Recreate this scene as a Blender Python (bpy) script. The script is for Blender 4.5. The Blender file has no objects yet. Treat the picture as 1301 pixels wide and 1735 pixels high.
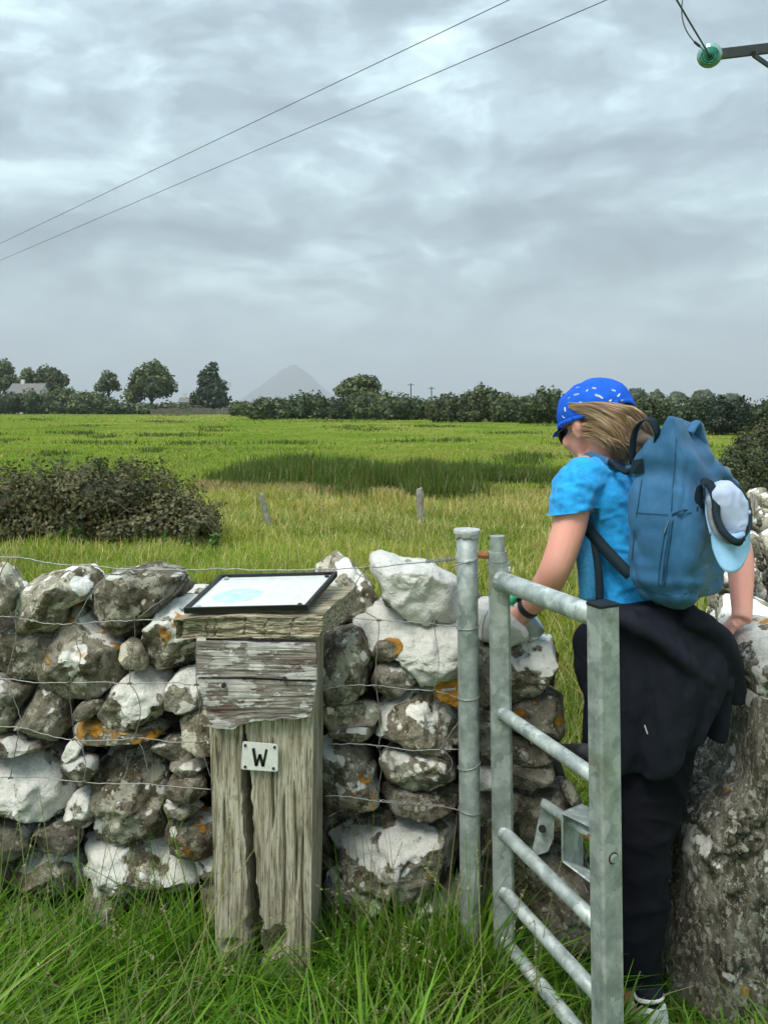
import bpy, bmesh, math, random
import numpy as np
from mathutils import Vector, Matrix

# ------------------------------------------------------------------ camera, sky, sun, exposure
S = bpy.context.scene
col = S.collection
EYE = 1.58                # camera height above the grass
F = 1350.0                # focal length in photograph pixels (1301 wide)
cam_d = bpy.data.cameras.new('camera')
cam = bpy.data.objects.new('camera', cam_d); col.objects.link(cam)
cam.location = (0, 0, EYE); cam.rotation_euler = (math.radians(90), 0, 0)
cam_d.sensor_fit = 'HORIZONTAL'; cam_d.sensor_width = 36
cam_d.lens = F / 1301 * 36
cam_d.shift_y = -(867.5 - 690) / 1301
cam_d.clip_start = 0.05; cam_d.clip_end = 40000
S.camera = cam

SUN_EL, SUN_AZ = math.radians(58), math.radians(215)   # azimuth clockwise from +Y
W = bpy.data.worlds.new('World'); S.world = W; W.use_nodes = True
S.view_settings.view_transform = 'Standard'; S.view_settings.look = 'None'
S.view_settings.exposure = 1.12; S.view_settings.gamma = 1.0
S.view_settings.use_curve_mapping = False
try:
    S.cycles.use_denoising = True; S.cycles.use_adaptive_sampling = True; S.cycles.adaptive_threshold = .02
    S.cycles.max_bounces = 6; S.cycles.diffuse_bounces = 2; S.cycles.glossy_bounces = 3
    S.cycles.transparent_max_bounces = 6; S.cycles.transmission_bounces = 6
    S.cycles.volume_bounces = 0; S.cycles.use_fast_gi = False
    S.cycles.sample_clamp_indirect = 4.0
except Exception:
    pass

class NT:
    """small helper for wiring shader nodes"""
    def __init__(s, nt): s.t = nt; s.n = nt.nodes; s.l = nt.links
    def new(s, ty, **kw):
        n = s.n.new(ty)
        for k, v in kw.items(): setattr(n, k, v)
        return n
    def put(s, n, i, v):
        if v is None: return
        sock = n.inputs[i]
        if hasattr(v, 'is_linked') or hasattr(v, 'links'): s.l.new(v, sock)
        elif isinstance(v, (tuple, list)):
            sock.default_value = (*v, 1) if (len(v) == 3 and len(sock.default_value) == 4) else v
        else: sock.default_value = v
    def math(s, op, a, b=None, c=None, clamp=False):
        n = s.new('ShaderNodeMath', operation=op); n.use_clamp = clamp
        s.put(n, 0, a); s.put(n, 1, b); s.put(n, 2, c); return n.outputs[0]
    def vmath(s, op, a, b=None, scale=None):
        n = s.new('ShaderNodeVectorMath', operation=op); s.put(n, 0, a); s.put(n, 1, b)
        if scale is not None: s.put(n, 3, scale)
        return n.outputs['Value'] if op in ('DOT_PRODUCT', 'LENGTH', 'DISTANCE') else n.outputs[0]
    def noise(s, vec, scale, detail=4, rough=.55, dist=0, out=0):
        n = s.new('ShaderNodeTexNoise'); s.put(n, 'Vector', vec); s.put(n, 'Scale', scale)
        s.put(n, 'Detail', detail); s.put(n, 'Roughness', rough); s.put(n, 'Distortion', dist)
        return n.outputs[out]
    def voro(s, vec, scale, feature='F1', out='Distance', rand=1):
        n = s.new('ShaderNodeTexVoronoi', feature=feature); s.put(n, 'Vector', vec); s.put(n, 'Scale', scale)
        s.put(n, 'Randomness', rand); return n.outputs[out]
    def ramp(s, f, stops, interp='LINEAR'):
        n = s.new('ShaderNodeValToRGB'); cr = n.color_ramp; cr.interpolation = interp
        while len(cr.elements) < len(stops): cr.elements.new(0.5)
        for e, (p, c) in zip(cr.elements, stops):
            e.position = p; e.color = (*c, 1) if not np.isscalar(c) else (c, c, c, 1)
        s.put(n, 0, f); return n.outputs[0]
    def mix(s, f, a, b, blend='MIX'):
        n = s.new('ShaderNodeMix', data_type='RGBA', blend_type=blend)
        s.put(n, 0, f); s.put(n, 6, a); s.put(n, 7, b); return n.outputs[2]
    def map(s, vec, scale=(1, 1, 1), loc=(0, 0, 0), rot=(0, 0, 0)):
        n = s.new('ShaderNodeMapping'); s.put(n, 0, vec); s.put(n, 1, loc); s.put(n, 2, rot); s.put(n, 3, scale)
        return n.outputs[0]
    def step(s, v, lo, hi):
        n = s.new('ShaderNodeMapRange', interpolation_type='SMOOTHSTEP')
        s.put(n, 0, v); s.put(n, 1, lo); s.put(n, 2, hi); s.put(n, 3, 0.0); s.put(n, 4, 1.0); return n.outputs[0]
    def bump(s, h, strength, dist=0.01, normal=None):
        n = s.new('ShaderNodeBump'); s.put(n, 'Strength', strength); s.put(n, 'Distance', dist)
        s.put(n, 'Height', h); s.put(n, 'Normal', normal); return n.outputs[0]

def build_world():
    nt = W.node_tree; nt.nodes.clear(); t = NT(nt)
    out = t.new('ShaderNodeOutputWorld')
    sky = t.new('ShaderNodeTexSky', sky_type='NISHITA'); sky.sun_disc = False
    sky.sun_elevation = SUN_EL; sky.sun_rotation = SUN_AZ; sky.air_density = 1.4; sky.dust_density = 2.5
    bg0 = t.new('ShaderNodeBackground'); t.put(bg0, 0, sky.outputs[0]); t.put(bg0, 1, 0.10)
    d = t.new('ShaderNodeTexCoord').outputs['Generated']
    sep = t.new('ShaderNodeSeparateXYZ'); t.put(sep, 0, d)
    z = t.math('MAXIMUM', sep.outputs[2], 0.0)
    # cloud field: puffy lumps, flattened, a little larger overhead than near the horizon
    nm = t.new('ShaderNodeVectorMath', operation='NORMALIZE'); t.put(nm, 0, d)
    Pc = t.map(nm.outputs[0], (1.0, 1.0, 2.3), SKY_OFF, (0, 0, 0))
    warp = t.noise(Pc, 3.2, 4, .55, out=1)
    P2 = t.vmath('ADD', Pc, t.vmath('SCALE', t.vmath('SUBTRACT', warp, (.5, .5, .5)), scale=0.30))
    big = t.noise(P2, 2.1, 3, .5); mid = t.noise(P2, 5.2, 9, .54); fine = t.noise(P2, 15.0, 7, .60)
    mid_up = t.noise(t.vmath('ADD', P2, (-.03, 0, .075)), 5.2, 9, .54)      # light comes from above: bright crests, grey bases
    v = t.math('ADD', t.math('MULTIPLY', big, .46), t.math('MULTIPLY', mid, .42))
    v = t.math('ADD', v, t.math('MULTIPLY', fine, .12))
    v = t.math('ADD', v, t.math('MULTIPLY', t.math('SUBTRACT', mid, mid_up), .34))
    c = t.ramp(v, [(.36, (.232, .295, .338)), (.44, (.280, .355, .400)), (.50, (.335, .430, .475)),
                   (.55, (.400, .515, .560)), (.61, (.520, .665, .705)), (.69, (.64, .785, .815))])
    hz = t.step(z, 0.20, 0.0)
    c = t.mix(t.math('MULTIPLY', hz, .70), c, (.60, .715, .77))
    g = t.math('ADD', .70, t.math('MULTIPLY', z, .80))       # overcast skies brighten towards the zenith
    bg1 = t.new('ShaderNodeBackground'); t.put(bg1, 0, c); t.put(bg1, 1, t.math('MULTIPLY', g, SKY_GAIN))
    mx = t.new('ShaderNodeMixShader'); t.put(mx, 0, .93); t.l.new(bg0.outputs[0], mx.inputs[1]); t.l.new(bg1.outputs[0], mx.inputs[2])
    t.l.new(mx.outputs[0], out.inputs[0])
SKY_GAIN = .83; SKY_OFF = (5.2, 1.9, 0)
build_world()
sl = bpy.data.lights.new('sun', 'SUN'); sl.energy = 1.5; sl.angle = math.radians(25); sl.color = (1, .93, .82)
so = bpy.data.objects.new('sun', sl); col.objects.link(so)
sd = Vector((math.sin(SUN_AZ) * math.cos(SUN_EL), math.cos(SUN_AZ) * math.cos(SUN_EL), math.sin(SUN_EL)))
so.rotation_euler = sd.to_track_quat('Z', 'Y').to_euler(); so.location = (0, -3, 9)

# ------------------------------------------------------------------ helpers
random.seed(7); RNG = np.random.default_rng(7)
def P(px, py, D): return np.array([(px - 650.5) / F * D, D, EYE - (py - 690) / F * D])
def lin(r, g, b):
    f = lambda c: (c / 255 / 12.92) if c / 255 <= .04045 else ((c / 255 + .055) / 1.055) ** 2.4
    return (f(r), f(g), f(b))
def vnoise(p, seed=0):
    p = np.asarray(p, float); i = np.floor(p).astype(np.int64); f = p - i; f = f * f * (3 - 2 * f)
    def h(a, b, c):
        n = (a * 374761393 + b * 668265263 + c * 1274126177 + seed * 974634521) & 0x7fffffff
        n = ((n ^ (n >> 13)) * 1274126177) & 0x7fffffff
        n = ((n ^ (n >> 15)) * 668265263) & 0x7fffffff
        return ((n >> 7) & 0xffff) / 65535.0
    x, y, z = i[..., 0], i[..., 1], i[..., 2]; fx, fy, fz = f[..., 0], f[..., 1], f[..., 2]
    r = 0
    for dx in (0, 1):
        for dy in (0, 1):
            for dz in (0, 1):
                w = (fx if dx else 1 - fx) * (fy if dy else 1 - fy) * (fz if dz else 1 - fz)
                r = r + w * h(x + dx, y + dy, z + dz)
    return r * 2 - 1
def fbm(p, seed=0, o=4, g=.5):
    a, s, r = 1.0, 1.0, 0
    for k in range(o): r = r + a * vnoise(np.asarray(p) * s + k * 17.3, seed + k); a *= g; s *= 2.03
    return r
def mesh_np(name, V, Fc, cols=None):
    V = np.asarray(V, np.float32).reshape(-1, 3); Fc = np.asarray(Fc, np.int32); k = Fc.shape[1]
    me = bpy.data.meshes.new(name); me.vertices.add(len(V)); me.vertices.foreach_set('co', V.ravel())
    me.loops.add(Fc.size); me.loops.foreach_set('vertex_index', Fc.ravel())
    me.polygons.add(len(Fc)); me.polygons.foreach_set('loop_start', np.arange(0, Fc.size, k, dtype=np.int32))
    me.polygons.foreach_set('loop_total', np.full(len(Fc), k, np.int32))
    me.update(calc_edges=True)
    if cols is not None:
        a = me.color_attributes.new('col', 'FLOAT_COLOR', 'POINT')
        c = np.ones((len(V), 4), np.float32); c[:, :3] = cols; a.data.foreach_set('color', c.ravel())
    return me
def link(name, me, m=None, parent=None, smooth=False, loc=None):
    o = bpy.data.objects.new(name, me); col.objects.link(o)
    if m is not None and me is not None and not me.materials: me.materials.append(m)
    if smooth and me is not None: me.polygons.foreach_set('use_smooth', np.ones(len(me.polygons), bool))
    if parent is not None: o.parent = parent
    if loc is not None: o.location = tuple(loc)
    return o
def tag(o, label=None, cat=None, group=None, kind=None):
    if label: o['label'] = label
    if cat: o['category'] = cat
    if group: o['group'] = group
    if kind: o['kind'] = kind
    return o
def thing(name, label, cat, loc=(0, 0, 0), group=None):
    o = bpy.data.objects.new(name, None); col.objects.link(o); o.location = tuple(loc); o.empty_display_size = .1
    return tag(o, label, cat, group)
def part(name, me, m, parent, smooth=False):
    """mesh given in world coordinates, hung under an Empty that only has a location"""
    o = link(name, me, m, None, smooth); o.parent = parent
    root = parent
    off = Vector((0, 0, 0))
    while root is not None: off += root.location; root = root.parent
    o.location = -off
    return o
class MB:
    """collects boxes, tubes and lofts into one mesh"""
    def __init__(s): s.v = []; s.f = []
    def add(s, V, Fc):
        b = len(s.v); s.v += [tuple(map(float, q)) for q in V]; s.f += [tuple(int(i) + b for i in f) for f in Fc]; return s
    def hexa(s, c):   # 8 corners: bottom ring then top ring
        return s.add(c, [(3, 2, 1, 0), (4, 5, 6, 7), (0, 1, 5, 4), (1, 2, 6, 5), (2, 3, 7, 6), (3, 0, 4, 7)])
    def box(s, c, sx, sy, sz, ax=None):
        ax = ax or (np.array([1, 0, 0]), np.array([0, 1, 0]), np.array([0, 0, 1]))
        c = np.asarray(c); q = []
        for k in (-1, 1):
            for i, j in ((-1, -1), (1, -1), (1, 1), (-1, 1)):
                q.append(c + ax[0] * i * sx / 2 + ax[1] * j * sy / 2 + ax[2] * k * sz / 2)
        return s.hexa(q)
    def tube(s, pts, r, seg=8, cap=True, ell=None, up=(0, 0, 1)):
        """r: radius or list; ell: list of (ra, rb) with ra along the side vector"""
        pts = [np.asarray(p, float) for p in pts]; n = len(pts)
        rr = [r] * n if np.isscalar(r) else list(r)
        ring = []; prev = None
        for i, p in enumerate(pts):
            t = pts[min(i + 1, n - 1)] - pts[max(i - 1, 0)]; t = t / (np.linalg.norm(t) + 1e-12)
            if prev is None:
                u = np.asarray(up, float); u = u - t * u.dot(t)
                if np.linalg.norm(u) < 1e-3: u = np.array([1., 0, 0]) - t * t[0]
            else: u = prev - t * prev.dot(t)
            u /= np.linalg.norm(u) + 1e-12; prev = u; w = np.cross(t, u)
            ra, rb = (rr[i], rr[i]) if ell is None else ell[i]
            ring.append([p + w * math.cos(a) * ra + u * math.sin(a) * rb for a in np.linspace(0, 2 * math.pi, seg, endpoint=False)])
        V = [q for g in ring for q in g]; Fc = []
        for i in range(n - 1):
            for j in range(seg):
                k = (j + 1) % seg; Fc.append((i * seg + j, i * seg + k, (i + 1) * seg + k, (i + 1) * seg + j))
        if cap: Fc.append(tuple(range(seg))[::-1]); Fc.append(tuple((n - 1) * seg + j for j in range(seg)))
        return s.add(V, Fc)
    def loft(s, rings, cap=True):
        m = len(rings[0]); V = [q for g in rings for q in g]; Fc = []
        for i in range(len(rings) - 1):
            for j in range(m):
                k = (j + 1) % m; Fc.append((i * m + j, i * m + k, (i + 1) * m + k, (i + 1) * m + j))
        if cap: Fc.append(tuple(range(m))[::-1]); Fc.append(tuple((len(rings) - 1) * m + j for j in range(m)))
        return s.add(V, Fc)
    def ribbon(s, pts, width, thick, side):
        """flat strap along pts; side = vector(s) across the width"""
        pts = [np.asarray(p, float) for p in pts]; n = len(pts); R = []
        for i, p in enumerate(pts):
            t = pts[min(i + 1, n - 1)] - pts[max(i - 1, 0)]; t /= np.linalg.norm(t) + 1e-12
            w = np.asarray(side[i] if isinstance(side, list) else side, float); w = w - t * w.dot(t); w /= np.linalg.norm(w) + 1e-12
            nn = np.cross(t, w); hw = (width[i] if isinstance(width, (list, tuple)) else width) / 2
            R.append([p - w * hw - nn * thick / 2, p + w * hw - nn * thick / 2, p + w * hw + nn * thick / 2, p - w * hw + nn * thick / 2])
        return s.loft(R)
    def sphere(s, c, r, nu=12, nv=8, ax=None):
        ax = ax or (np.array([1, 0, 0]), np.array([0, 1, 0]), np.array([0, 0, 1])); c = np.asarray(c); r = (r, r, r) if np.isscalar(r) else r
        R = []
        for i in range(1, nv):
            a = math.pi * i / nv - math.pi / 2
            R.append([c + ax[0] * r[0] * math.cos(a) * math.cos(b) + ax[1] * r[1] * math.cos(a) * math.sin(b) + ax[2] * r[2] * math.sin(a)
                      for b in np.linspace(0, 2 * math.pi, nu, endpoint=False)])
        return s.loft(R)
    def mesh(s, name):
        me = bpy.data.meshes.new(name); me.from_pydata(s.v, [], s.f); me.update(); return me
def catmull(pts, n):
    pts = [np.asarray(p, float) for p in pts]; q = [2 * pts[0] - pts[1]] + pts + [2 * pts[-1] - pts[-2]]; out = []
    for i in range(1, len(q) - 2):
        for k in range(n):
            t = k / n
            out.append(.5 * (2 * q[i] + (q[i + 1] - q[i - 1]) * t + (2 * q[i - 1] - 5 * q[i] + 4 * q[i + 1] - q[i + 2]) * t * t + (3 * q[i] - q[i - 1] - 3 * q[i + 1] + q[i + 2]) * t ** 3))
    out.append(pts[-1]); return out
def remesh(me, voxel, smooth=6, fac=.5):
    o = bpy.data.objects.new('tmp', me); col.objects.link(o)
    m = o.modifiers.new('r', 'REMESH'); m.mode = 'VOXEL'; m.voxel_size = voxel
    if smooth:
        k = o.modifiers.new('s', 'SMOOTH'); k.iterations = smooth; k.factor = fac
    dg = bpy.context.evaluated_depsgraph_get()
    r = bpy.data.meshes.new_from_object(o.evaluated_get(dg), depsgraph=dg)
    bpy.data.objects.remove(o); bpy.data.meshes.remove(me); return r
def co(me):
    v = np.empty(len(me.vertices) * 3, np.float32); me.vertices.foreach_get('co', v); return v.reshape(-1, 3).astype(float)
def nrm(me):
    v = np.empty(len(me.vertices) * 3, np.float32); me.vertex_normals.foreach_get('vector', v); return v.reshape(-1, 3).astype(float)
def setco(me, v): me.vertices.foreach_set('co', np.asarray(v, np.float32).ravel()); me.update()
def blades(base, h, w, ang, bend, segs, cols, tipw=.15, face=None):
    """vectorised grass blades: every blade is a strip of quads that arcs over"""
    base = np.asarray(base, float); N = len(base); t = np.linspace(0, 1, segs + 1)[None, :]
    h = h[:, None]; bend = bend[:, None]
    out = h * bend * t ** 2; up = h * (t - .42 * bend * t ** 2)
    dx, dy = np.cos(ang)[:, None], np.sin(ang)[:, None]
    fa = (ang + np.pi / 2 if face is None else face)[:, None]
    C = np.stack([base[:, 0:1] + dx * out, base[:, 1:2] + dy * out, base[:, 2:3] + up], -1)
    ww = w[:, None] / 2 * (1 - (1 - tipw) * t ** 1.6)
    O = np.stack([np.cos(fa) * ww, np.sin(fa) * ww, 0 * ww], -1)
    V = np.stack([C - O, C + O], 2).reshape(-1, 3)
    b = (np.arange(N) * (segs + 1) * 2)[:, None]; k = (np.arange(segs) * 2)[None, :]
    q = b + k; Fc = np.stack([q, q + 1, q + 3, q + 2], -1).reshape(-1, 4)
    cc = np.asarray(cols)[:, None, :] * (0.55 + 0.45 * t ** .7)[:, :, None] if False else np.repeat(np.asarray(cols)[:, None, :], segs + 1, 1)
    return V, Fc, np.repeat(cc.reshape(-1, 3), 2, 0)
# ------------------------------------------------------------------ materials
def new_mat(name):
    m = bpy.data.materials.new(name); m.use_nodes = True; t = NT(m.node_tree)
    b = m.node_tree.nodes['Principled BSDF']; return m, t, b
def objco(t, rnd=True):
    c = t.new('ShaderNodeTexCoord').outputs['Object']
    if not rnd: return c
    r = t.new('ShaderNodeObjectInfo').outputs['Random']
    return t.vmath('ADD', c, t.vmath('SCALE', (37.1, 71.3, 53.7), scale=r))
def oattr(t, name):
    n = t.new('ShaderNodeAttribute'); n.attribute_type = 'OBJECT'; n.attribute_name = name; return n.outputs['Fac']
def mat_simple(name, c, rough=.6, metal=0, var=.15, scale=30, bump=0, bscale=200, spec=.5):
    m, t, b = new_mat(name); p = objco(t, False); n = t.noise(p, scale, 5, .6)
    a = tuple(x * (1 - var) for x in c); d = tuple(min(1, x * (1 + var)) for x in c)
    t.put(b, 'Base Color', t.ramp(n, [(.3, a), (.7, d)])); t.put(b, 'Roughness', rough); t.put(b, 'Metallic', metal)
    t.put(b, 'Specular IOR Level', spec)
    if bump: t.put(b, 'Normal', t.bump(t.noise(p, bscale, 4), bump, .002))
    return m
def mat_rock(name, dark, grey, brown, crust, fz=1.0, vert=False):
    """lichen covered limestone; w, o, v on each stone: white lichen, orange lichen, tone"""
    m, t, b = new_mat(name); p = objco(t); w = oattr(t, 'w'); o = oattr(t, 'o'); v = oattr(t, 'v')
    pg = t.map(p, (1.6, 1.6, .55)) if vert else p
    n1 = t.noise(pg, 8 * fz, 8, .66); n2 = t.noise(pg, 36 * fz, 7, .70); n3 = t.noise(p, 150, 4, .7)
    base = t.ramp(n1, [(.30, dark), (.46, brown), (.58, grey), (.72, tuple(x * 1.5 for x in grey))])
    base = t.mix(t.math('MULTIPLY', t.step(n2, .50, .60), .65), base, grey)
    base = t.mix(t.math('MULTIPLY', t.step(n2, .46, .36), .75), base, dark)
    base = t.mix(t.math('MULTIPLY', t.step(n3, .46, .34), .5), base, dark)
    # grey-green crust in ragged patches, a few round spots among them
    pw = t.vmath('ADD', p, t.vmath('SCALE', t.noise(p, 45, 4, .6, out=1), scale=.03))
    cr = t.step(t.math('ADD', t.noise(pw if not vert else t.map(pw, (1.5, 1.5, .8)), 17 * fz * fz, 5, .66), t.math('MULTIPLY', t.math('SUBTRACT', n3, .5), .22)), .535, .575)
    base = t.mix(t.math('MULTIPLY', cr, .80), base, t.mix(n3, tuple(x * .75 for x in crust), tuple(min(.6, x * 1.35) for x in crust)))
    vo = t.voro(pw, 34 * fz); spots = t.step(t.math('ADD', vo, t.math('MULTIPLY', t.noise(p, 9, 3), 1.3)), .80, .72)
    base = t.mix(t.math('MULTIPLY', spots, .8), base, tuple(min(.7, x * 1.5) for x in crust))
    # white crustose lichen: big patches with lobed crisp edges, likes the upper faces
    geo = t.new('ShaderNodeNewGeometry'); sz = t.new('ShaderNodeSeparateXYZ'); t.put(sz, 0, geo.outputs['Normal'])
    nw = t.noise(t.vmath('ADD', p, (3.1, 8.2, 1.7)), 6.5, 2, .5)
    lob = t.voro(t.vmath('ADD', p, t.vmath('SCALE', t.noise(p, 22, 4, .6, out=1), scale=.05)), 26, 'SMOOTH_F1')
    f = t.math('ADD', nw, t.math('MULTIPLY', lob, -.34)); f = t.math('ADD', f, t.math('MULTIPLY', sz.outputs[2], .10))
    f = t.math('ADD', f, t.math('MULTIPLY', t.math('SUBTRACT', n2, .5), .20)); f = t.math('ADD', f, t.math('ADD', w, .075))
    white = t.step(f, .575, .605)
    pits = t.step(n3, .40, .33)
    wc = t.ramp(t.noise(p, 26, 6, .65), [(.25, (.52, .52, .46)), (.5, (.74, .735, .69)), (.75, (.84, .835, .80))])
    wc = t.mix(t.math('MULTIPLY', pits, .55), wc, (.22, .21, .18))
    c = t.mix(white, base, wc)
    # orange lichen
    no = t.math('ADD', t.noise(t.vmath('ADD', p, (13.1, 2.2, 5.7)), 10, 2, .5), t.math('MULTIPLY', lob, -.25))
    no = t.math('ADD', no, t.math('MULTIPLY', t.math('SUBTRACT', n2, .5), .35))
    org = t.step(t.math('ADD', no, t.math('ADD', o, .06)), .60, .65)
    oc = t.ramp(n2, [(.3, (.17, .085, .012)), (.55, (.50, .23, .018)), (.7, (.60, .33, .05))])
    c = t.mix(t.math('MULTIPLY', org, .92), c, oc)
    c = t.mix(1.0, c, t.mix(1.0, (1, 1, 1), v, 'MULTIPLY'), 'MULTIPLY')
    t.put(b, 'Base Color', c); t.put(b, 'Roughness', .93); t.put(b, 'Specular IOR Level', .2)
    hgt = t.math('ADD', t.math('MULTIPLY', n1, 1.6), t.math('MULTIPLY', n2, .75)); hgt = t.math('ADD', hgt, t.math('MULTIPLY', n3, .28))
    hgt = t.math('ADD', hgt, t.math('MULTIPLY', t.math('MAXIMUM', white, org), .30))
    t.put(b, 'Normal', t.bump(hgt, .85, .016)); return m
M = {}
M['rock'] = mat_rock('rock', (.038, .032, .022), (.275, .255, .205), (.140, .118, .080), (.42, .41, .33))
M['slab'] = mat_rock('slab_rock', (.030, .027, .020), (.200, .188, .155), (.094, .082, .060), (.37, .37, .31), 1.7, vert=True)
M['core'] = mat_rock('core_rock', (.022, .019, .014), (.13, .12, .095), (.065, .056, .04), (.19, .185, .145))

def mat_wood(name, lo, mi, hi, axis='Z', green=(.16, .15, .09)):
    m, t, b = new_mat(name); p = objco(t, False)
    sc = {'Z': (1, 1, .045), 'X': (.05, 1, 1)}[axis]
    g = t.map(p, sc); n = t.noise(g, 150, 8, .66, .2); k = t.noise(g, 420, 4, .62); big = t.noise(p, 7, 5, .6)
    c = t.ramp(n, [(.37, lo), (.48, mi), (.60, hi)])
    c = t.mix(t.math('MULTIPLY', t.step(k, .45, .37), .85), c, tuple(x * .35 for x in lo))
    c = t.mix(t.math('MULTIPLY', t.step(big, .54, .72), .30), c, green)
    c = t.mix(t.math('MULTIPLY', t.step(t.noise(p, 30, 5, .6), .62, .72), .5), c, tuple(x * .4 for x in mi))
    t.put(b, 'Base Color', c); t.put(b, 'Roughness', .9); t.put(b, 'Specular IOR Level', .2)
    t.put(b, 'Normal', t.bump(t.math('ADD', n, t.math('MULTIPLY', k, .5)), .8, .006)); return m
M['wood'] = mat_wood('weathered_wood', (.17, .140, .092), (.40, .355, .262), (.60, .555, .44))
M['wood_cap'] = mat_wood('cap_wood', (.13, .108, .07), (.31, .27, .19), (.52, .475, .36), 'X', (.13, .13, .06))
M['stake'] = mat_wood('stake_wood', (.14, .13, .11), (.30, .29, .25), (.48, .47, .42))
def mat_board():
    m, t, b = new_mat('flaking_paint'); p = objco(t); g = t.map(p, (.10, 1, 1))
    n = t.noise(g, 130, 7, .62, .5); q = t.noise(t.map(p, (.55, 1, 1)), 17, 8, .70); r = t.noise(t.map(p, (.4, 1, .8)), 9, 5, .6)
    wood = t.ramp(n, [(.32, (.085, .07, .06)), (.5, (.27, .24, .215)), (.68, (.46, .43, .39))])
    paint = t.ramp(t.noise(p, 40, 6), [(.35, (.42, .40, .385)), (.65, (.62, .61, .59))])
    red = t.ramp(n, [(.35, (.07, .035, .028)), (.65, (.20, .125, .105))])
    c = t.mix(t.math('MULTIPLY', t.step(r, .54, .66), .75), wood, red)
    f = t.math('ADD', q, t.math('MULTIPLY', t.math('SUBTRACT', n, .5), .30)); pm = t.step(f, .485, .53)
    c = t.mix(t.math('MULTIPLY', pm, .9), c, paint)
    t.put(b, 'Base Color', c); t.put(b, 'Roughness', .85); t.put(b, 'Specular IOR Level', .25)
    t.put(b, 'Normal', t.bump(t.math('ADD', n, t.math('MULTIPLY', pm, .6)), .9, .004)); return m
M['board'] = mat_board()
def mat_galv(name, tone=1.0, green=0.0):
    m, t, b = new_mat(name); p = objco(t)
    n = t.noise(p, 26, 6, .62); pw = t.vmath('ADD', p, t.vmath('SCALE', t.noise(p, 30, 3, .6, out=1), scale=.045))
    vc = t.voro(t.map(pw, (1, 1, .7)), 46, 'F1', 'Color'); sp = t.new('ShaderNodeSeparateXYZ'); t.put(sp, 0, vc)
    c = t.ramp(n, [(.30, (.21, .245, .25)), (.52, (.36, .405, .40)), (.72, (.52, .565, .555))])
    c = t.mix(t.math('MULTIPLY', t.step(sp.outputs[0], .78, .82), .38), c, (.60, .65, .63))
    c = t.mix(t.math('MULTIPLY', t.step(sp.outputs[1], .74, .80), .35), c, (.20, .24, .23))
    c = t.mix(t.math('MULTIPLY', t.step(t.noise(p, 9, 4), .56, .72), green), c, (.26, .28, .13))
    c = t.mix(t.math('MULTIPLY', t.step(t.noise(p, 85, 4), .66, .74), .55), c, (.09, .085, .07))
    if tone != 1: c = t.mix(1.0, c, (tone, tone, tone), 'MULTIPLY')
    t.put(b, 'Base Color', c); t.put(b, 'Metallic', .35); t.put(b, 'Specular IOR Level', .45)
    t.put(b, 'Roughness', t.ramp(n, [(.3, .42), (.7, .66)])); t.put(b, 'Normal', t.bump(t.noise(p, 120, 4), .25, .0015)); return m
M['galv'] = mat_galv('galvanised_steel'); M['galv_green'] = mat_galv('galvanised_mossy', .86, .5)
M['rail'] = mat_galv('galvanised_rail', 1.28)
M['wire'] = mat_simple('fence_wire', (.30, .31, .30), .5, .5, .35, 90)
M['wire_rust'] = mat_simple('fence_wire_old', (.17, .155, .135), .65, .3, .4, 90)
M['black'] = mat_simple('black_plastic', (.012, .013, .015), .42, 0, .3, 40, .1, 300)
M['white_paint'] = mat_simple('white_enamel', (.70, .71, .68), .45, 0, .10, 60, .1, 250)
M['screw'] = mat_simple('rusty_screw', (.05, .038, .03), .7, .4, .4, 300)
M['rust'] = mat_simple('rust', (.30, .13, .05), .85, .1, .35, 160, .3, 500)
def mat_leafy(name, trans=.32, gloss=.06, rough=.5):
    m, t, b = new_mat(name); m.node_tree.nodes.remove(b); out = m.node_tree.nodes['Material Output']
    a = t.new('ShaderNodeAttribute'); a.attribute_name = 'col'; c = a.outputs['Color']
    d = t.new('ShaderNodeBsdfDiffuse'); t.put(d, 0, c)
    tr = t.new('ShaderNodeBsdfTranslucent'); t.put(tr, 0, t.mix(1.0, c, (1.25, 1.15, .55), 'MULTIPLY'))
    g = t.new('ShaderNodeBsdfGlossy'); t.put(g, 0, (.8, .85, .8)); t.put(g, 1, rough)
    m1 = t.new('ShaderNodeMixShader'); t.put(m1, 0, trans); t.l.new(d.outputs[0], m1.inputs[1]); t.l.new(tr.outputs[0], m1.inputs[2])
    m2 = t.new('ShaderNodeMixShader'); t.put(m2, 0, gloss); t.l.new(m1.outputs[0], m2.inputs[1]); t.l.new(g.outputs[0], m2.inputs[2])
    t.l.new(m2.outputs[0], out.inputs[0]); return m
M['grass'] = mat_leafy('grass_blade', .42, .022); M['leaf'] = mat_leafy('leaf', .22, .04, .55); M['straw'] = mat_leafy('straw', .2, .03)
M['bark'] = mat_simple('bark', (.06, .05, .038), .95, 0, .4, 12)
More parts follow.
